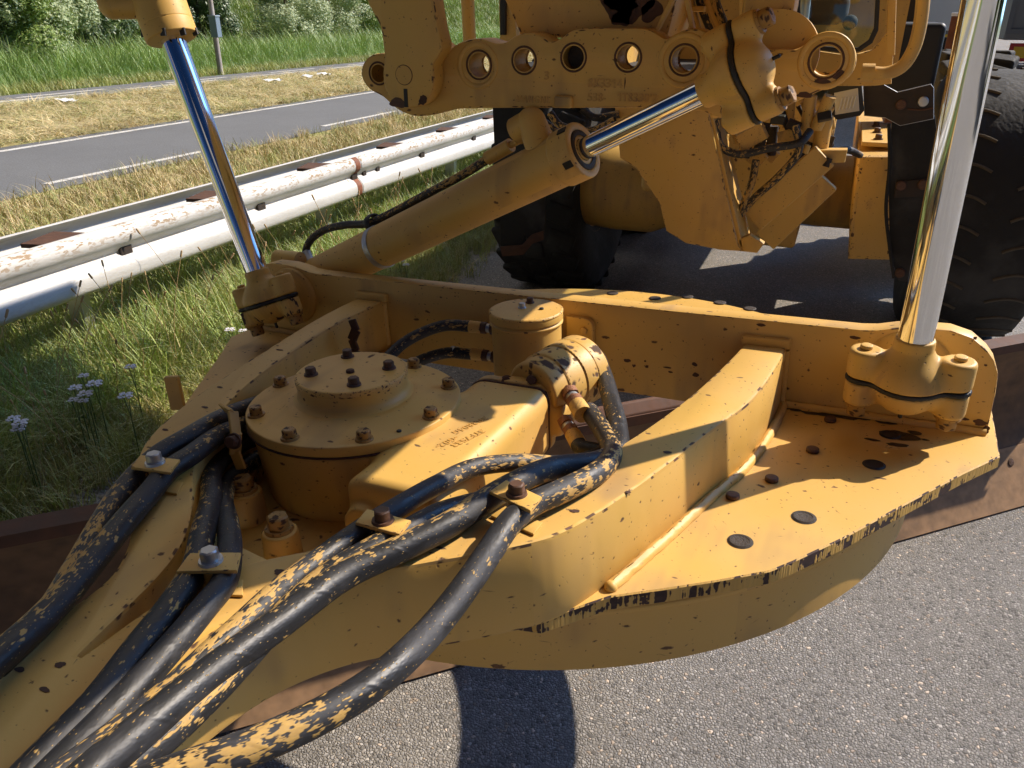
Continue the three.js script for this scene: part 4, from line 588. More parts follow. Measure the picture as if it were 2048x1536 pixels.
// ---------- side-shift cylinder
{
  const b = gZ(1478, 150, -1.64), a = dHit(640, 552, 2, -.135).applyMatrix4(DM), ax = b.clone().sub(a), L = ax.length(), u = ax.clone().normalize(), at = (t) => a.clone().addScaledVector(u, t);
  let tg = 0; for (let t = 0; t < L; t += .002) if (projPx(at(t))[0] < 1168) tg = t;
  const bar = part('side_shift_cylinder', boxUV(along(lathe([[0, -.03], [.045, -.03], [.057, -.01], [.0585, .0], [.0585, tg - .06], [.062, tg - .058], [.0635, tg - .052], [.0635, tg - .004], [.0615, tg], [.047, tg], [.0465, tg - .006], [.034, tg - .006], [.0335, tg - .001], [.025, tg - .001]], 48), a, b, 0), PT, .85), mPaint, grader);
  part('gland_ring', boxUV(along(lathe([[.0335, tg - .003], [.045, tg - .004], [.045, tg + .0005], [.037, tg + .001], [.0335, tg + .001]], 40), a, b, 0), .3), mDark, bar);
  part('piston_rod', rod(at(tg - .01), at(L - .06), .0238, .0238, 40), mChrome, bar);
  for (const k of [.6, 1.9]) { const e = V(0, 1, 0).addScaledVector(u, -u.y).normalize(), f = u.clone().cross(e), r = e.multiplyScalar(Math.cos(k)).addScaledVector(f, Math.sin(k)); place('gland_slot', new RoundedBoxGeometry(.016, .022, .006, 1, .001), mBlack, bar, at(tg - .015).addScaledVector(r, .0628), new THREE.Quaternion().setFromRotationMatrix(new THREE.Matrix4().makeBasis(u.clone().cross(r), u, r))); }
  // socket on the link bar
  const vert = axial(1490, 65, 1).sub(axial(1535, 210, 1)); const c = at(L + .01);
  clevis('', c, u.clone().negate(), vert, .92, bar, mPaint);
  const e0 = camera.position.clone().sub(at(tg - .1)).normalize(), up = V(0, 1, 0).addScaledVector(u, -u.y).normalize();
  const pb = at(tg - .10).addScaledVector(up, .03), pt = pb.clone().addScaledVector(up, .075), pe = pt.clone().addScaledVector(u, -.05);
  part('port_elbow', boxUV(merge([rod(pb, pt, .036, .033, 26), new THREE.SphereGeometry(.033, 22, 16).translate(...pt.toArray()), rod(pt, pe, .031, .029, 24)])), mPaint, bar);
  const on = (px, py, lift = .05) => { let best = 0, bd = 1e9; for (let t = -.1; t < L; t += .004) { const q = projPx(at(t)); const d = Math.abs(q[0] - px); if (d < bd) { bd = d; best = t; } } const d = at(best).sub(CL), f = ray(1024, 768); return axial(px, py, d.dot(f) / f.lengthSq() - lift * .3); };
  const h0 = on(1046, 277), h1 = on(985, 312), h2 = on(930, 347);
  part('hex_nut', boxUV(along(new THREE.CylinderGeometry(.017, .017, .03, 6), h0, pe), .1), mPaint, bar); part('neck', rod(h0, on(1020, 291), .008, .008, 12), mPaint, bar);
  part('crimp_sleeve', boxUV(rod(on(1022, 290), on(975, 317), .0165, .0165, 20), .15), mPaint, bar);
  part('hydraulic_hose', tube([on(985, 312), h2, on(850, 390), on(775, 430), on(735, 447), on(690, 450), on(645, 462), on(618, 485), on(610, 512), on(612, 530)], .0112, null, 14, 1.1, .07, .55), mHose, bar);
  const cb = (() => { let t0 = 0, bd = 1e9; for (let t = 0; t < L; t += .004) { const q = projPx(at(t)); if (Math.abs(q[0] - 762) < bd) { bd = Math.abs(q[0] - 762); t0 = t; } } return t0; })();
  part('band_clamp', boxUV(along(lathe([[.0592, -.009], [.0605, -.009], [.0605, .009], [.0592, .009]], 40), at(cb), at(cb + 1), 0), .3), mZinc, bar);
  const ch = on(745, 444); part('hose_loop', boxUV(along(new THREE.TorusGeometry(.0185, .004, 8, 24).rotateX(PI / 2).scale(1, 3.2, 1.35), ch, ch.clone().add(u), 0)), mBlack, bar);
  part('hex_nut', boxUV(rod(on(612, 505), on(620, 525), .015, .016, 6), .1), mZinc, bar);
  const pin = dHit(575, 520, 2, -.11).applyMatrix4(DM); part('end_pin', boxUV(rod(pin.clone().addScaledVector(dX, -.04), pin.clone().addScaledVector(dX, .05), .028, .028, 20)), mPaint, bar);
}

// ---------- blade
{
  const p0 = gY(390, 1480, 0.01), p1 = gY(2048, 1010, 0.01), e = p1.clone().sub(p0).setY(0).normalize(), n = V(-e.z, 0, e.x); if (n.z < 0) n.negate();
  const prof = (pts, s0, s1, th, seg = 1) => { // pts: [out, y]
    const c = pts.length > 4 ? spline(pts, 5) : pts, P = [], U = [], I = [], k = c.length; let L = 0; const ls = c.map((q, i) => (L += i ? Math.hypot(q[0] - c[i - 1][0], q[1] - c[i - 1][1]) : 0));
    const nrm = c.map((q, i) => { const a = c[Math.max(0, i - 1)], b = c[Math.min(k - 1, i + 1)], l = Math.hypot(b[0] - a[0], b[1] - a[1]); return [(b[1] - a[1]) / l, -(b[0] - a[0]) / l]; });
    const ring = [...c.map((q, i) => [q[0], q[1], ls[i]]), ...c.map((q, i) => [q[0] - nrm[i][0] * th, q[1] - nrm[i][1] * th, ls[i]]).reverse()], m = ring.length;
    for (const s of [s0, s1]) for (const [o, y, l] of ring) { const w = p0.clone().addScaledVector(e, s).addScaledVector(n, o); P.push(w.x, y, w.z); U.push(s / 1.3, l / 1.3); }
    for (let i = 0; i < m; i++) { const a = i, b = (i + 1) % m; I.push(a, a + m, b, b, a + m, b + m); }
    for (let i = 0; i < k - 1; i++) { I.push(i, i + 1, m - 2 - i, i, m - 2 - i, m - 1 - i); const q = m; I.push(q + i, q + m - 2 - i, q + i + 1, q + i, q + m - 1 - i, q + m - 2 - i); }
    const g = new THREE.BufferGeometry(); g.setAttribute('position', new THREE.Float32BufferAttribute(P, 3)); g.setAttribute('uv', new THREE.Float32BufferAttribute(U, 2)); g.setIndex(I); const o = g.toNonIndexed(); o.computeVertexNormals(); return o;
  };
  const s0 = -1.5, s1 = 3.35;
  const blade = part('moldboard', prof([[-.10, .19], [-.145, .28], [-.165, .38], [-.165, .48], [-.14, .57], [-.10, .635]], s0, s1, .022), mBlade, grader, 'rust-brown curved moldboard');
  part('cutting_edge', prof([[0, .008], [-.104, .205]], s0, s1, .02), mCut, blade, 'sandy worn cutting edge');
  part('top_rail', prof([[-.072, .625], [-.072, .655], [-.135, .655], [-.135, .625]], s0, s1, .012), mRust, blade);
  const bg = lathe([[0, .003], [.013, .003], [.016, 0]], 16);
  for (let s = s0 + .1; s < s1; s += .152) { const w = p0.clone().addScaledVector(e, s).addScaledVector(n, -.079); place('plough_bolt', bg, mRust, blade, V(w.x, .155, w.z).addScaledVector(n, .001), upTo(n.clone().multiplyScalar(.88).add(V(0, .46, 0))), 1); }
  // blade carriers hanging from the circle
  const mid = 1.35; for (const s of [mid - .62, mid + .55]) { const w = p0.clone().addScaledVector(e, s).addScaledVector(n, -.2); part('blade_carrier', boxUV(new RoundedBoxGeometry(.10, .34, .16, 2, .015).translate(w.x, .54, w.z)), mWorn, blade); }
  const w = gY(1305, 812, .66); part('slide_rail', boxUV(along(new RoundedBoxGeometry(.05, .9, .035, 2, .012), w.clone().addScaledVector(e, -.45), w.clone().addScaledVector(e, .45))), mRust, blade);
}
// ---------- things cut from plate and standing square to the road: outline from picture points at one depth
function plateZ(L, z, th, bev = .004, holes = []) {
  const f = (p) => { const q = gZ(p[0], p[1], z); return new THREE.Vector2(q.x, q.y); }; const s = new THREE.Shape(L.map(f));
  for (const [px, py, r] of holes) { const c = f([px, py]), h = new THREE.Path(); h.absarc(c.x, c.y, r, 0, 2 * PI, true); s.holes.push(h); }
  return toCreasedNormals(new THREE.ExtrudeGeometry(s, { depth: th - 2 * bev, bevelEnabled: bev > 0, bevelThickness: bev, bevelSize: bev, bevelOffset: -bev, bevelSegments: 2, curveSegments: 20 }).translate(0, 0, z - th + bev), 0.6);
}
const sp2 = (L, n = 5) => spline(L, n, true);
const zBar = -1.75, ZA = V(0, 0, 1);
const linkBar = (() => {
  const L = [[722, 150], [728, 124], [746, 109], [770, 107], [800, 112], [850, 118], [880, 128], [892, 112], [908, 92], [935, 80], [962, 77], [992, 86], [1012, 84], [1032, 71], [1060, 66], [1085, 74], [1104, 84], [1122, 76], [1145, 61], [1180, 57], [1230, 57], [1285, 57], [1308, 64], [1328, 77], [1346, 74], [1362, 62], [1388, 57], [1412, 64], [1440, 88], [1500, 100], [1560, 98], [1590, 99], [1612, 88], [1632, 74], [1660, 69], [1690, 77], [1708, 98], [1713, 122], [1704, 147], [1682, 166], [1640, 182], [1590, 205], [1535, 228], [1500, 236], [1440, 236], [1400, 222], [1340, 216], [1250, 216], [1100, 216], [1000, 216], [930, 217], [900, 220], [870, 229], [828, 232], [792, 217], [765, 193], [738, 178]];
  return part('link_bar', chamferGroups(boxUV(plateZ(spline(L, 3, true), zBar, .085, .004, [[757, 147, .024], [958, 130, .0295], [1048, 121, .0275], [1147, 115, .0275], [1256, 115, .0275], [1368, 120, .029], [1652, 122, .031]])), ZA), [mPaint, mEdge], grader);
})();
for (const [px, py, r] of [[955, 131, .045], [1368, 121, .048], [1652, 122, .047]]) { const c = gZ(px, py, zBar); part('boss_ring', boxUV(new THREE.TorusGeometry(r, .006, 8, 40).scale(1, 1, .5).translate(c.x, c.y, zBar)), mPaint, linkBar); }
for (const [px, py, r] of [[958, 130, .0295], [1048, 121, .0275], [1147, 115, .0275], [1256, 115, .0275], [1368, 120, .029], [1652, 122, .031], [757, 147, .024]]) { const c = gZ(px, py, zBar); part('bore_ring', boxUV(new THREE.TorusGeometry(r + .001, .0022, 8, 36).translate(c.x, c.y, zBar), .2), mRust, linkBar); }
{ const c = gZ(1147, 115, zBar); part('locking_pin', boxUV(rod(V(c.x, c.y, zBar - .16), V(c.x, c.y, zBar - .035), .024, .024, 24), .2), mDark, linkBar); }
{ const c = gZ(1128, 203, zBar); part('cast_pad', boxUV(new RoundedBoxGeometry(.042, .026, .02, 2, .006).translate(c.x, c.y, zBar + .003)), mWorn, linkBar); }
// raised foundry lettering
const font = await new FontLoader().loadAsync('fonts/droid/droid_sans_bold.typeface.json');
const mText = std({ ...tWorn, color: lin(0.86, 0.80, 0.78), roughness: 0.9 });
for (const [t, px, py, s] of [['3', 1088, 159, .017], ['MANGNL', 1031, 204, .0150], ['8K3314', 1175, 174, .018], ['538-', 1174, 202, .017], ["1T8330'2", 1233, 202, .017]]) { const c = gZ(px, py, zBar); const g = new TextGeometry(t, { font, size: s, depth: .0022, curveSegments: 3 }); g.scale(.92, 1, 1); g.translate(c.x, c.y, zBar - .0004); part('cast_lettering', boxUV(g, .3), mText, linkBar); }
{ // gearbox part numbers, read from the far side
  const put = (t, px, py, s, skew) => { const p = dY(px, py, .1235), g = new TextGeometry(t, { font, size: s, depth: .0012, curveSegments: 2 }); g.computeBoundingBox(); const w = g.boundingBox.max.x; g.translate(-w / 2, -s / 2, 0); g.rotateX(-PI / 2); g.rotateY(skew); g.translate(p.x, .1228, p.z); part('cast_lettering', dm(boxUV(g, .2)), mText, housing); };
  put('3D3804G', 941, 850, .0145, PI + 1.28); put('3TF7533', 937, 876, .0145, PI + 1.28); put('-G02-', 895, 884, .0145, PI + 1.28);
}
flake(linkBar, gZ(1210, 180, zBar), V(1, 0, 0), V(0, 1, 0), .002, .6, 401); flake(linkBar, gZ(1250, 165, zBar), V(1, 0, 0), V(0, 1, 0), .012, .12, 402);
flake(linkBar, gZ(1460, 220, zBar), V(1, 0, 0), V(0, 1, 0), .022, .9, 403, mGrease, 'grease_smear'); flake(linkBar, gZ(1640, 165, zBar), V(1, 0, 0), V(0, 1, 0), .008, 2.4, 404); flake(linkBar, gZ(1680, 150, zBar), V(1, 0, 0), V(0, 1, 0), .009, 1.2, 405); flake(linkBar, gZ(1610, 190, zBar), V(1, 0, 0), V(0, 1, 0), .005, 3, 406);
// roadside lift arm clamped on the bar by a pin
{
  const c = gZ(808, 150, -1.69), outline = [[733, 0], [747, 28], [760, 55], [765, 85], [768, 115], [765, 145], [768, 175], [782, 200], [800, 214], [822, 217], [845, 208], [860, 190], [868, 160], [866, 130], [876, 112], [884, 95], [876, 55], [868, 10], [860, -60], [850, -260], [760, -260], [722, -60]];
  const arm = part('lift_arm', chamferGroups(boxUV(plateZ(spline(outline, 3, true), -1.69, .055, .006), PT, .5), ZA), [mPaint, mEdge], grader, 'lift arm with a round pin end');
  part('lift_arm', chamferGroups(boxUV(plateZ(spline(outline, 3, true), -1.86, .05, .006), PT, .5), ZA), [mPaint, mEdge], grader);
  part('pin', boxUV(rod(V(c.x, c.y, -1.93), V(c.x, c.y, -1.6885), .0205, .0205, 36)), mPaint, arm); part('pin_groove', boxUV(new THREE.TorusGeometry(.0208, .0016, 8, 40).translate(c.x, c.y, -1.6905), .2), mRust, arm);
  const sl = gZ(812, 196, -1.69); part('clamp_slot', new THREE.BoxGeometry(.009, .04, .004).translate(sl.x, sl.y, -1.6905), mBlack, arm);
  flake(arm, gZ(796, 206, -1.69), V(1, 0, 0), V(0, 1, 0), .011, 1.7, 411, mBolt); flake(arm, gZ(846, 200, -1.69), V(1, 0, 0), V(0, 1, 0), .010, 1, 412);
  const lug = gZ(868, 118, -1.75); part('wedge', boxUV(new RoundedBoxGeometry(.05, .05, .12, 2, .008).rotateZ(-.6).translate(lug.x, lug.y + .005, -1.79)), mWorn, arm);
  // brace from the arm to the barrel trunnion and its twin over the yard side, above the picture
  part('trunnion_arm', boxUV(rod(gZ(790, -200, -1.75), axial(250, -150, 2.0), .055, .05, 20)), mPaint, grader);
}
// yard-side lift arm standing behind the socket
{
  const L = [[1484, -220], [1486, 0], [1478, 60], [1476, 120], [1480, 170], [1545, 185], [1575, 165], [1588, 120], [1580, 85], [1584, 40], [1592, 0], [1600, -220]];
  const arm = part('lift_arm', chamferGroups(boxUV(plateZ(spline(L, 4, true), -1.80, .10, .006), PT, .12), ZA), [mPaint, mEdge], grader);
  const s = gZ(1578, 62, -1.795); part('slot', new RoundedBoxGeometry(.010, .04, .004, 2, .002).translate(s.x, s.y, -1.7985), mRust, arm);
  const q = gZ(1530, 110, -1.80); part('swivel_disc', boxUV(cyl(.085, .085, .03, 40).rotateX(PI / 2).translate(q.x + .02, q.y, -1.80)), mPaint, arm);
  part('trunnion_arm', boxUV(rod(gZ(1545, -190, -1.85), V(.15, 2.05, -1.5), .055, .05, 20)), mPaint, grader);
}
// saddle and main frame beam running forward overhead
{
  const yoke = part('saddle', chamferGroups(boxUV(plateZ([[1004, -10], [1034, 56], [1040, 75], [1335, 78], [1345, 40], [1356, -10], [1352, -200], [1000, -200]], -1.84, .22, .008), PT, .66), ZA), [mPaint, mEdge], grader);
  const fr = V(1, 0, 0), fu = V(0, 1, 0); for (const [px, py, r, el] of [[1262, 8, .038, 1.5], [1245, 34, .020, 1.1], [1300, 20, .022, 1.2], [1240, 4, .02, 2]]) flake(yoke, gZ(px, py, -1.84), fr, fu, r, el, px, mRust, 'bare_rust_patch');
  part('gusset', boxUV(plateZ([[1308, 62], [1316, 62], [1353, -10], [1343, -10]], -1.80, .02, .002)), mPaint, yoke); part('gusset', boxUV(plateZ([[1380, 56], [1388, 56], [1376, -10], [1366, -10]], -1.80, .02, .002)), mPaint, yoke);
  const a = part('main_frame_beam', boxUV(new RoundedBoxGeometry(.46, .40, 1.9, 3, .02).translate(-.26, 1.91, -2.75)), mPaint, grader);
  part('main_frame_beam', boxUV(along(new RoundedBoxGeometry(.46, 2.5, .40, 3, .02), V(-.23, 1.90, -1.85), V(-.23, 2.06, .6))), mPaint, grader);
  // hose bundle behind the bar
  let k = 0; for (const [x0, x1, x2] of [[1378, 1392, 1412], [1402, 1424, 1446], [1414, 1436, 1462], [1428, 1450, 1474]]) { part('hydraulic_hose', tube([gZ(x0 - 6, -60, -2.0), gZ(x0, 0, -2.0), gZ(x1, 60, -2.0), gZ(x2, 130, -2.0), gZ(x2 + 18, 230, -2.1)], .0125, null, 12, 1.7, .1 + k * .2, .1 * k), k % 2 ? mHose : mWorn, grader); k++; }
  const tie = gZ(1400, 18, -1.98); part('cable_tie', new RoundedBoxGeometry(.028, .012, .03, 2, .003).translate(tie.x, tie.y, -1.97), mPaint, grader);
}
{ const a = gZ(941, 90, -2.6), b = gZ(930, -120, -2.6); part('hand_rail', boxUV(rod(a.clone().setY(a.y - .1), b, .022, .022, 18)), mPaint, grader, 'upright tube on the roadside of the cab'); }

// ---------- rear of the machine: frame, axle cases, cab, wheels
{
  const zF = -2.95;
  const bol = part('front_bolster', chamferGroups(boxUV(plateZ([[1225, 175], [1420, 175], [1418, 232], [1475, 488], [1484, 503], [1440, 500], [1372, 487], [1332, 462], [1319, 406], [1272, 337], [1240, 316]], zF, .05, .005), PT, .77), ZA), [mPaint, mEdge], grader);
  part('side_web', boxUV(plateZ([[1476, 480], [1484, 503], [1514, 506], [1528, 488], [1500, 470]], zF - .02, .04, .003)), mPaint, bol);
  const q0 = gZ(1418, 232, zF), q1 = gZ(1480, 498, zF); part('flange', boxUV(along(new RoundedBoxGeometry(.02, q0.distanceTo(q1), .22, 2, .004), V(q0.x, q0.y, zF - .13), V(q1.x, q1.y, zF - .13))), mPaint, bol);
  for (const [a, b, w, z] of [[[1505, 440], [1650, 310], .10, -3.15], [[1530, 480], [1655, 360], .10, -3.3]]) part('diagonal_strut', boxUV(along(new RoundedBoxGeometry(w, gZ(...a, z).distanceTo(gZ(...b, z)), .05, 2, .006), gZ(...a, z), gZ(...b, z))), mPaint, bol);
  // belly, transmission and a crowd of valves, pipes and hoses
  const R = rng(77), bits = [[], [], []], mats = [mWorn, mDark, mBlack], at = (px, py, z) => gZ(px, py, z);
  const box = part('transmission_case', boxUV(new RoundedBoxGeometry(.75, .42, .8, 3, .03).translate(-.42, 1.13, -3.95)), mWorn, grader);
  for (let k = 0; k < 46; k++) { const px = mix(1432, 1668, R()), py = mix(222, 330, R() ** 1.3), z = -3.05 - .35 * R(), s = .02 + .045 * R(), c = at(px, py, z), t = R(); const g = t < .35 ? new RoundedBoxGeometry(s * 1.6, s, s, 2, .004) : t < .7 ? cyl(s * .35, s * .35, s * 1.9, 14) : new THREE.CylinderGeometry(s * .45, s * .45, s, 6); g.rotateZ((R() - .5) * 1.4); g.rotateX((R() - .5) * .8); part(t < .35 ? 'valve_block' : t < .7 ? 'pipe_stub' : 'hex_fitting', boxUV(g.translate(c.x, c.y, c.z), .5), mats[[0, 0, 1, 1, 0, 2][k % 6]], box); }
  for (const L of [[[1432, 240, 3.0], [1440, 290, 3.0], [1475, 308, 3.0], [1540, 296, 3.0], [1600, 285, 3.0], [1620, 262, 3.05]], [[1590, 250, 3.02], [1598, 300, 3.02], [1560, 350, 3.05], [1510, 395, 3.1], [1480, 430, 3.1]], [[1512, 320, 3.08], [1505, 360, 3.08], [1490, 400, 3.08], [1472, 440, 3.1]], [[1650, 310, 3.3], [1690, 300, 3.4], [1720, 310, 3.6]], [[1100, 225, 2.9], [1120, 250, 2.9], [1180, 262, 2.9], [1230, 240, 2.9]], [[1160, 215, 2.9], [1190, 235, 2.95], [1240, 228, 2.95]], [[1060, 225, 3.0], [1110, 260, 3.0], [1150, 300, 3.1]]]) part('hydraulic_hose', tube(L.map(([x, y, z]) => at(x, y, -z)), .014, null, 10, 1.7, L[0][0] * .01, .3), mHose, box);
  const cyl1 = at(1640, 300, -3.2), cyl2 = at(1650, 232, -3.2); part('steering_cylinder', boxUV(rod(cyl1, cyl2, .028, .03, 20)), mPaint, grader); part('bracket', boxUV(plateZ([[1615, 330], [1690, 325], [1695, 300], [1640, 300]], -3.15, .06, .004)), mPaint, grader);
  // axle cases
  part('axle_case', boxUV(along(lathe([[0, -.3], [.17, -.3], [.235, -.26], [.25, -.1], [.25, .12], [.20, .24], [.18, .5]], 40), V(-1.05, .74, -4.55), V(0, .74, -4.55), 0)), mPaint, grader); part('axle_case', boxUV(along(lathe([[0, -.3], [.17, -.3], [.20, -.26], [.20, .12], [.18, .5]], 40), V(.12, .74, -4.85), V(-1, .74, -4.85), 0)), mPaint, grader);
  part('tandem_case', chamferGroups(boxUV(plateZ([[1718, 312], [1782, 312], [1784, 522], [1696, 520], [1700, 440]], -3.85, 2.6, .02), PT, .31), ZA), [mPaint, mEdge], grader);
  part('tandem_case', boxUV(new RoundedBoxGeometry(.22, .42, 2.6, 3, .02).translate(-1.16, .74, -5.75)), mPaint, grader);
  part('tank', boxUV(new RoundedBoxGeometry(.34, .30, .5, 3, .02).translate(-.28, .72, -4.4)), mPaint, grader);
  // deck plate in the sun
  const dk = gZ(1750, 262, -4.1); part('deck_plate', boxUV(new RoundedBoxGeometry(.34, .02, .8, 2, .004).translate(dk.x + .12, 1.12, -4.4)), mPaint, grader);
  for (const z of [-4.1, -4.35, -4.6]) place('bolt', boltGeo, mBolt, grader, V(dk.x + .02, 1.13, z), null, 1.3);
  // engine hood and cab
  part('engine_hood', boxUV(new RoundedBoxGeometry(.95, 1.05, 3.0, 3, .05).translate(-.42, 1.75, -7.1)), mPaint, grader);
  part('rear_frame', boxUV(new RoundedBoxGeometry(.8, .3, 4.2, 2, .03).translate(-.42, 1.05, -6.4)), mPaint, grader);
}
{ // cab shell with its low front window
  const z = -3.25, cab = part('cab_sill', chamferGroups(boxUV(plateZ([[1590, 96], [1700, 112], [1745, 100], [1778, 60], [1790, 60], [1783, 168], [1745, 172], [1590, 172]], z, .06, .004), PT, .22), ZA), [mPaint, mEdge], grader);
  part('cab_pillar', boxUV(plateZ([[1772, 110], [1790, 110], [1800, -260], [1784, -260]], z + .001, .07, .004), PT, .4), mWorn, cab);
  part('cab_pillar', boxUV(plateZ([[1036, 110], [1000, 110], [990, -300], [1004, -300]], z, .07, .004)), mPaint, cab); part('cab_pillar', boxUV(plateZ([[1000, 70], [1010, 70], [1012, -100], [998, -100]], z + .02, .02, .002)), mBlack, cab);
  const wl = [[1592, -240], [1592, 60], [1598, 84], [1625, 98], [1690, 106], [1720, 103], [1745, 86], [1757, 60], [1772, -240]];
  const outer = wl, inner = [[1600, -240], [1600, 58], [1606, 78], [1628, 90], [1690, 97], [1716, 95], [1737, 80], [1748, 56], [1762, -240]];
  part('window_seal', boxUV(plateZ([...outer, ...inner.slice().reverse()], z + .012, .03, .002)), mBlack, cab);
  part('window_pane', boxUV(plateZ(inner, z - .01, .006, 0)), mGlass, cab);
  const fl = gZ(1600, 172, z); part('cab_floor', boxUV(new THREE.BoxGeometry(1.05, .04, 1.1).translate(-.52, 1.41, -4.15)), mRubber, cab); part('cab_rear_wall', boxUV(new THREE.BoxGeometry(1.3, .45, .04).translate(-.42, 1.62, -4.72)), mPaint, cab); for (const x of [-1.05, .2]) part('cab_pillar', boxUV(new THREE.BoxGeometry(.07, 1.25, .07).translate(x, 2.46, -4.72)), mPaint, cab); part('cab_roof', boxUV(new RoundedBoxGeometry(1.5, .09, 1.7, 2, .03).translate(-.42, 3.1, -3.95)), mPaint, cab); part('cab_side', boxUV(new THREE.BoxGeometry(.04, .35, 1.4).translate(-1.06, 1.5, -4.0)), mPaint, cab);
  const st = gZ(1610, 40, -3.7); part('steering_column', boxUV(rod(V(st.x, 1.38, -3.75), V(st.x - .02, 2.3, -3.55), .02, .02, 12)), mZinc, cab); part('seat', boxUV(new RoundedBoxGeometry(.42, .14, .42, 3, .05).translate(-.25, 1.68, -4.25)), mDark, cab); part('seat', boxUV(new RoundedBoxGeometry(.42, .6, .12, 3, .05).translate(-.25, 2.0, -4.45)), mDark, cab); part('control_knob', boxUV(new THREE.SphereGeometry(.028, 16, 12).translate(...gZ(1700, 45, -3.6).toArray())), mRubber, cab);
  const rail = [[1742, 146], [1775, 146], [1805, 132], [1826, 100], [1838, 60], [1846, 0], [1852, -160]].map(([x, y]) => gZ(x, y, -3.12)); part('hand_rail', boxUV(tube(rail, .0215, 60, 16)), mPaint, grader, 'bent yellow grab rail beside the cab window'); part('rail_collar', boxUV(rod(rail[0].clone().add(V(-.03, 0, 0)), rail[0].clone().add(V(.01, 0, 0)), .03, .03, 18)), mPaint, grader);
  // yellow panel left of the window
  part('cab_panel', boxUV(plateZ([[1478, 170], [1592, 172], [1592, -260], [1480, -260]], z - .03, .04, .003)), mPaint, cab);
}
{ // work lamp, bracket, mud flaps
  const z = -3.45, c = gZ(1692, 203, z), lamp = part('work_lamp', boxUV(plateZ([[1656, 176], [1672, 168], [1712, 162], [1724, 168], [1728, 222], [1720, 232], [1676, 240], [1664, 236], [1658, 226]], z, .10, .008)), mBlack, grader);
  part('lens', plateZ([[1668, 186], [1716, 176], [1719, 222], [1670, 230]], z + .006, .012, .003), std({ ...maps(128, 128, (u, v) => { const k = 0.42 + 0.12 * vn(u, v, 18, 3, 5) + 0.1 * fbm(u, v, 5, 5, 6, 3); return [k, k * .95, k * .82, .2, vn(u, v, 18, 2, 7)]; }), roughness: .25, bumpScale: .004 }), lamp);
  for (let k = 0; k < 5; k++) { const q = gZ(1680 + k * 7, 206 - k, z + .008); part('lens_ridge', rod(q.clone().add(V(0, -.025, 0)), q.clone().add(V(.004, .02, 0)), .0035, .0035, 8), std({ color: lin(.6, .58, .52), roughness: .15 }), lamp); }
  const br = part('fender_bracket', chamferGroups(boxUV(plateZ([[1726, 164], [1752, 160], [1795, 184], [1862, 168], [1868, 176], [1868, 238], [1800, 252], [1770, 236], [1728, 232]], -3.5, .02, .002), .9), ZA), [mDark, mZinc], grader);
  for (const [px, py] of [[1802, 209], [1846, 203]]) place('bolt', roundGeo, px < 1810 ? mBolt : mZinc, br, gZ(px, py, -3.498), upTo(V(0, 0, 1)), 1.5);
  part('grease_streak', boxUV(tube([[1815, 218], [1840, 220], [1866, 216]].map(([x, y]) => gZ(x, y, -3.499)), .004, 8, 6)), mRust, br);
  const flap = part('mud_flap', boxUV(plateZ([[1784, 240], [1870, 232], [1878, 300], [1866, 420], [1850, 568], [1796, 562], [1780, 500], [1776, 330]], -3.62, .015, .002), .8), mRubber, grader, 'long black rubber mud flap in front of the yard-side wheel');
  part('flap_edge', boxUV(tube([[1778, 248], [1779, 330], [1772, 420], [1780, 500], [1788, 556]].map(([x, y]) => gZ(x, y, -3.6)), .008, 40, 6)), mRubber, flap); part('flap_strip', boxUV(plateZ([[1792, 364], [1862, 356], [1856, 392], [1788, 396]], -3.61, .012, .002)), mDark, flap);
  for (const [px, py] of [[1802, 371], [1846, 369], [1800, 545]]) place('bolt', roundGeo, mBolt, flap, gZ(px, py, -3.606), upTo(V(0, 0, 1)), 1.6);
  const fl2 = part('mud_flap', boxUV(plateZ([[985, 215], [1086, 215], [1090, 440], [1086, 478], [1062, 488], [1050, 470], [1048, 500], [1002, 506], [1000, 420], [990, 330]], -3.75, .02, .002), .8), mRubber, grader, 'short grey mud flap in front of the roadside wheel'); part('rusty_hanger', boxUV(plateZ([[1000, 494], [1044, 490], [1062, 470], [1086, 462], [1086, 480], [1064, 488], [1046, 510], [1004, 513]], -3.73, .015, .002)), mRust, fl2);
  part('side_step_box', boxUV(new RoundedBoxGeometry(.30, .42, .55, 3, .03).translate(...gZ(1806, 130, -5.0).toArray())), mBlack, grader); const t = gZ(1800, 84, -5.4); part('step_plate', boxUV(new RoundedBoxGeometry(.34, .02, .5, 2, .004).translate(t.x, t.y, t.z)), mZinc, grader); const u = gZ(1800, 40, -5.6); part('tool_box', boxUV(new RoundedBoxGeometry(.26, .4, .4, 2, .01).translate(u.x, u.y, u.z)), mDark, grader);
}
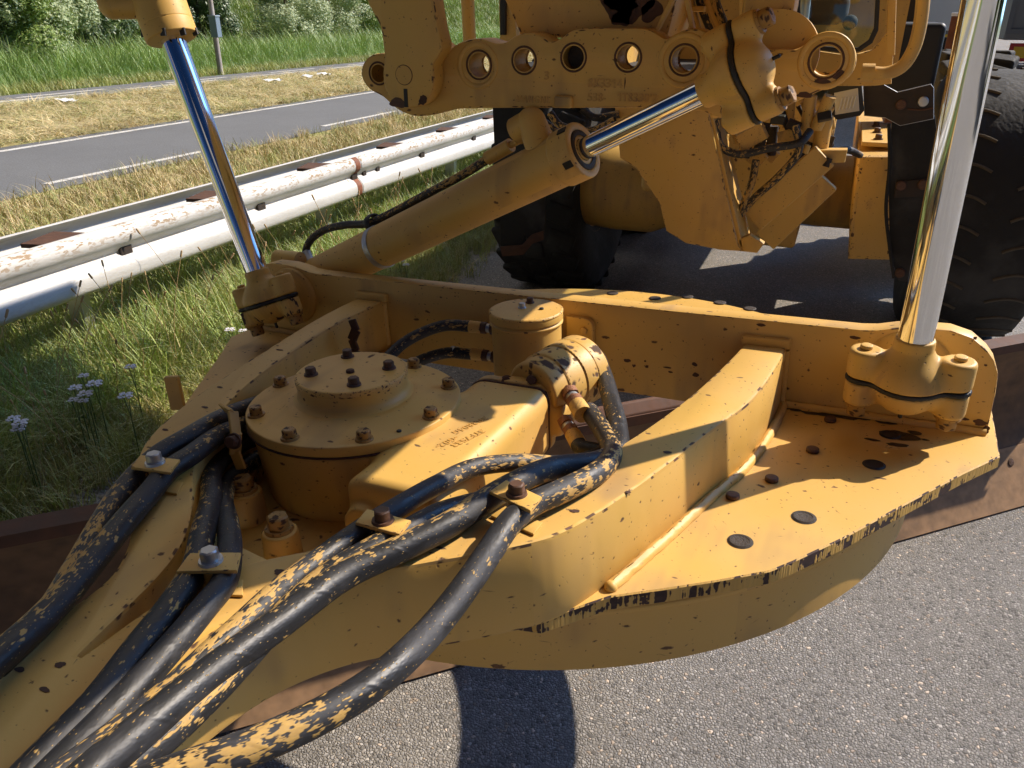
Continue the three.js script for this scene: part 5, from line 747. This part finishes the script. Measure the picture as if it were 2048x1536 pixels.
// ---------- wheels
function wheel(x, z, R, w, kind, label) {
  const y = R, prof = [[.30, -w * .36], [.36, -w * .44], [R * .74, -w * .5], [R * .90, -w * .49], [R * .965, -w * .45], [R * .985, -w * .38], [R, -w * .2], [R, w * .2], [R * .985, w * .38], [R * .965, w * .45], [R * .90, w * .49], [R * .74, w * .5], [.36, w * .44], [.30, w * .36]];
  const L = [lathe(prof, 72)]; const q = rng(Math.round(x * 100) + kind.length);
  if (kind === 'lug') for (let k = 0; k < 22; k++) for (const s of [-1, 1]) { const a = (k + (s > 0 ? .5 : 0)) / 22 * 2 * PI; const b = new RoundedBoxGeometry(w * .40, .075, .115, 2, .018); b.rotateY(s * .35); b.translate(s * w * .24, 0, 0); b.rotateZ(PI / 2); const m = new THREE.Matrix4().makeRotationY(a).multiply(new THREE.Matrix4().makeTranslation(R - .004, 0, 0)); const b2 = new RoundedBoxGeometry(.075, w * .40, .125, 2, .02); b2.rotateX(s * .4); b2.translate(0, s * w * .255, 0); b2.applyMatrix4(m); L.push(b2); }
  if (kind === 'block') for (let k = 0; k < 26; k++) for (let s = -1; s <= 1; s++) { const a = (k + (s ? 0 : .5)) / 26 * 2 * PI, m = new THREE.Matrix4().makeRotationY(a).multiply(new THREE.Matrix4().makeTranslation(R - .004 - Math.abs(s) * .012, 0, 0)); const b2 = new RoundedBoxGeometry(.045, w * (s ? .30 : .22), .125, 2, .018); b2.rotateX(s * .35); b2.translate(0, s * w * .315, 0); b2.applyMatrix4(m); L.push(b2); }
  const g = merge(L); g.rotateZ(PI / 2); g.translate(x, y, z);
  const o = part('wheel', boxUV(lathe([[0, -.12], [.10, -.12], [.12, -.05], [.24, -.02], [.29, -w * .30], [.33, -w * .40], [.345, -w * .40], [.335, -w * .36], [.31, -w * .3], [.31, w * .3], [.335, w * .36], [.345, w * .40], [.33, w * .40], [.29, w * .3], [.24, .02], [.12, .05], [0, .12]], 48).rotateZ(PI / 2).translate(x, y, z)), mWorn, grader, label);
  part('tyre', boxUV(g, .9, x), mRubber, o);
  if (kind === 'worn') { const mDust = std({ ...tLitter, color: lin(.36, .34, .33), roughness: .95 }); for (let k = 0; k < 30; k++) for (const s of [-1, 1]) { const a0 = (k + (s > 0 ? .5 : 0)) / 30 * 2 * PI, pts = []; for (let i = 0; i <= 5; i++) { const t = i / 5, hx = s * w * mix(.10, .44, t), aa = a0 + .05 * Math.sin(t * PI) * 1.0, rr = R * mix(1.0, .972, t * t) + .0015; pts.push(V(x + hx, y + Math.sin(aa) * rr, z + Math.cos(aa) * rr)); } const gq = norm(tube(pts, .008, 10, 6)); part('tread_groove', gq, mDust, o); } }
  return o;
}
wheel(.76, -4.93, .70, .58, 'worn', 'smooth worn wheel on the yard side'); wheel(.80, -6.6, .70, .50, 'lug'); wheel(-1.58, -4.93, .70, .55, 'block', 'blocky-treaded wheel beside the grass'); wheel(-1.58, -6.6, .70, .5, 'lug');

// ================= other vehicles at the far side of the yard =================
{
  const mGrey = std({ color: lin(.16, .17, .18), roughness: .55 }), mSheet = std({ color: lin(.20, .21, .215), roughness: .6 }), mRed = std({ color: lin(.45, .03, .025), roughness: .5 }), mYel = std({ color: lin(.75, .48, .02), roughness: .45 }), mWhite = std({ color: lin(.72, .73, .74), roughness: .4 }), mLampR = std({ color: lin(.35, .015, .02), roughness: .25 });
  const z = -15, a = gZ(2000, 92, z), x0 = a.x, xc = x0 + 1.28, tr = thing('trailer', 'grey container trailer with a red and yellow marker board on its tail', 'trailer', V(xc, 0, z - 3));
  part('box_body', boxUV(new RoundedBoxGeometry(2.5, 2.5, 6, 2, .03).translate(xc, 2.55, z - 3.05)), mSheet, tr);
  for (let k = 0; k < 7; k++) part('door_rib', new THREE.BoxGeometry(.07, 2.3, .05).translate(x0 + .06 + k * .4, 2.55, z - .03), mGrey, tr);
  for (const y of [1.42, 2.0, 2.6]) part('cross_rail', new THREE.BoxGeometry(2.5, .07, .04).translate(xc, y, z - .02), mGrey, tr);
  const mb = part('marker_board', new THREE.BoxGeometry(2.3, .26, .02).translate(xc, 1.13, z + .02), mRed, tr); part('marker_field', new THREE.BoxGeometry(2.18, .16, .012).translate(xc, 1.13, z + .032), mYel, tr);
  part('bumper', new RoundedBoxGeometry(2.4, .30, .12, 2, .02).translate(xc, .80, z), mGrey, tr); part('bumper_trim', new THREE.BoxGeometry(2.4, .03, .02).translate(xc, .975, z + .07), mWhite, tr); part('under_bumper', new RoundedBoxGeometry(2.3, .12, .1, 2, .02).translate(xc, .5, z - .1), mGrey, tr);
  for (const dx of [.2, .36, 2.1, 2.26]) part('tail_light', cyl(.07, .07, .03, 20).rotateX(PI / 2).translate(x0 + dx, .84, z + .075), mLampR, tr);
  for (const dx of [.35, 2.15]) for (const dz of [-1.5, -2.7]) part('wheel', cyl(.48, .48, .35, 28).rotateZ(PI / 2).translate(x0 + dx, .48, z + dz), mRubber, tr);
  // white truck further off
  const tz = -44, c = gZ(1880, 60, tz), tk = thing('truck', 'white truck with an orange striped side parked far across the yard', 'truck', V(c.x, 0, tz - 3));
  part('cargo_body', boxUV(new RoundedBoxGeometry(2.4, 2.4, 6, 2, .05).translate(c.x, 2.35, tz - 3)), mWhite, tk); part('tailboard', new RoundedBoxGeometry(2.1, 1.5, .2, 3, .12).translate(c.x - .1, 1.75, tz + .1), std({ color: lin(.55, .58, .6), roughness: .5 }), tk);
  for (let k = 0; k < 4; k++) part('stripe', new THREE.BoxGeometry(.5, .16, .02).rotateZ(.6).translate(c.x + 1.0, 1.7 + k * .34, tz + .03), mYel, tk);
  part('chassis', new THREE.BoxGeometry(1.9, .4, 5.5).translate(c.x, .9, tz - 3), mGrey, tk); for (const dx of [-.85, -.5, .5, .85]) part('wheel', cyl(.5, .5, .3, 24).rotateZ(PI / 2).translate(c.x + dx, .5, tz - .8), mRubber, tk); for (const dx of [-.8, .8]) part('tail_light', new THREE.BoxGeometry(.3, .16, .05).translate(c.x + dx, .98, tz - .02), mLampR, tk); part('number_plate', new THREE.BoxGeometry(.52, .12, .02).translate(c.x + .3, .78, tz - .23), mYel, tk);
  const d2 = thing('dark_truck', 'dark flatbed truck behind the white truck', 'truck', V(c.x - 3.2, 0, -50)); part('cab', boxUV(new RoundedBoxGeometry(2.3, 2.3, 2, 3, .15).translate(c.x - 3.2, 1.9, -50)), mGrey, d2); part('flatbed', new THREE.BoxGeometry(2.3, .2, 5).translate(c.x - 3.2, 1.1, -53.5), mGrey, d2); part('windscreen', new RoundedBoxGeometry(1.9, .8, .05, 2, .03).translate(c.x - 3.2, 2.3, -48.98), mBlack, d2); for (const dx of [-.9, .9]) part('wheel', cyl(.5, .5, .3, 24).rotateZ(PI / 2).translate(c.x - 3.2 + dx, .5, -49.3), mRubber, d2);
  // rusty stake of a low loader
  const s = gZ(1908, 62, -9.5), st = thing('rusty_stake', 'rust-brown folded steel stake standing behind the rear wheel', 'stake', V(s.x, 0, -9.5)); const mSt = std({ ...tRust, color: lin(1.15, .72, .6), roughness: .85 });
  part('web', boxUV(new RoundedBoxGeometry(.10, 1.62, .02, 2, .004).translate(s.x, .83, -9.5)), mSt, st); part('flange', boxUV(new RoundedBoxGeometry(.02, 1.54, .1, 2, .004).translate(s.x + .06, .79, -9.46)), mSt, st); part('cap', boxUV(new RoundedBoxGeometry(.11, .03, .05, 2, .01).translate(s.x - .0, 1.655, -9.5)), mWhite, st); part('foot', boxUV(new RoundedBoxGeometry(.3, .02, .3, 2, .004).translate(s.x, .01, -9.5)), mSt, st);
  const lw = gZ(1850, 140, -8.2); const bb = thing('brown_crate', 'low brown steel crate behind the grader step', 'crate', V(lw.x, 0, -8.4)); part('body', boxUV(new RoundedBoxGeometry(.5, 1.1, .5, 2, .02).translate(lw.x, .55, -8.4)), mSt, bb); part('rim', boxUV(new RoundedBoxGeometry(.56, .05, .56, 2, .01).translate(lw.x, 1.115, -8.4)), mSt, bb);
}
renderer.render(scene, camera);
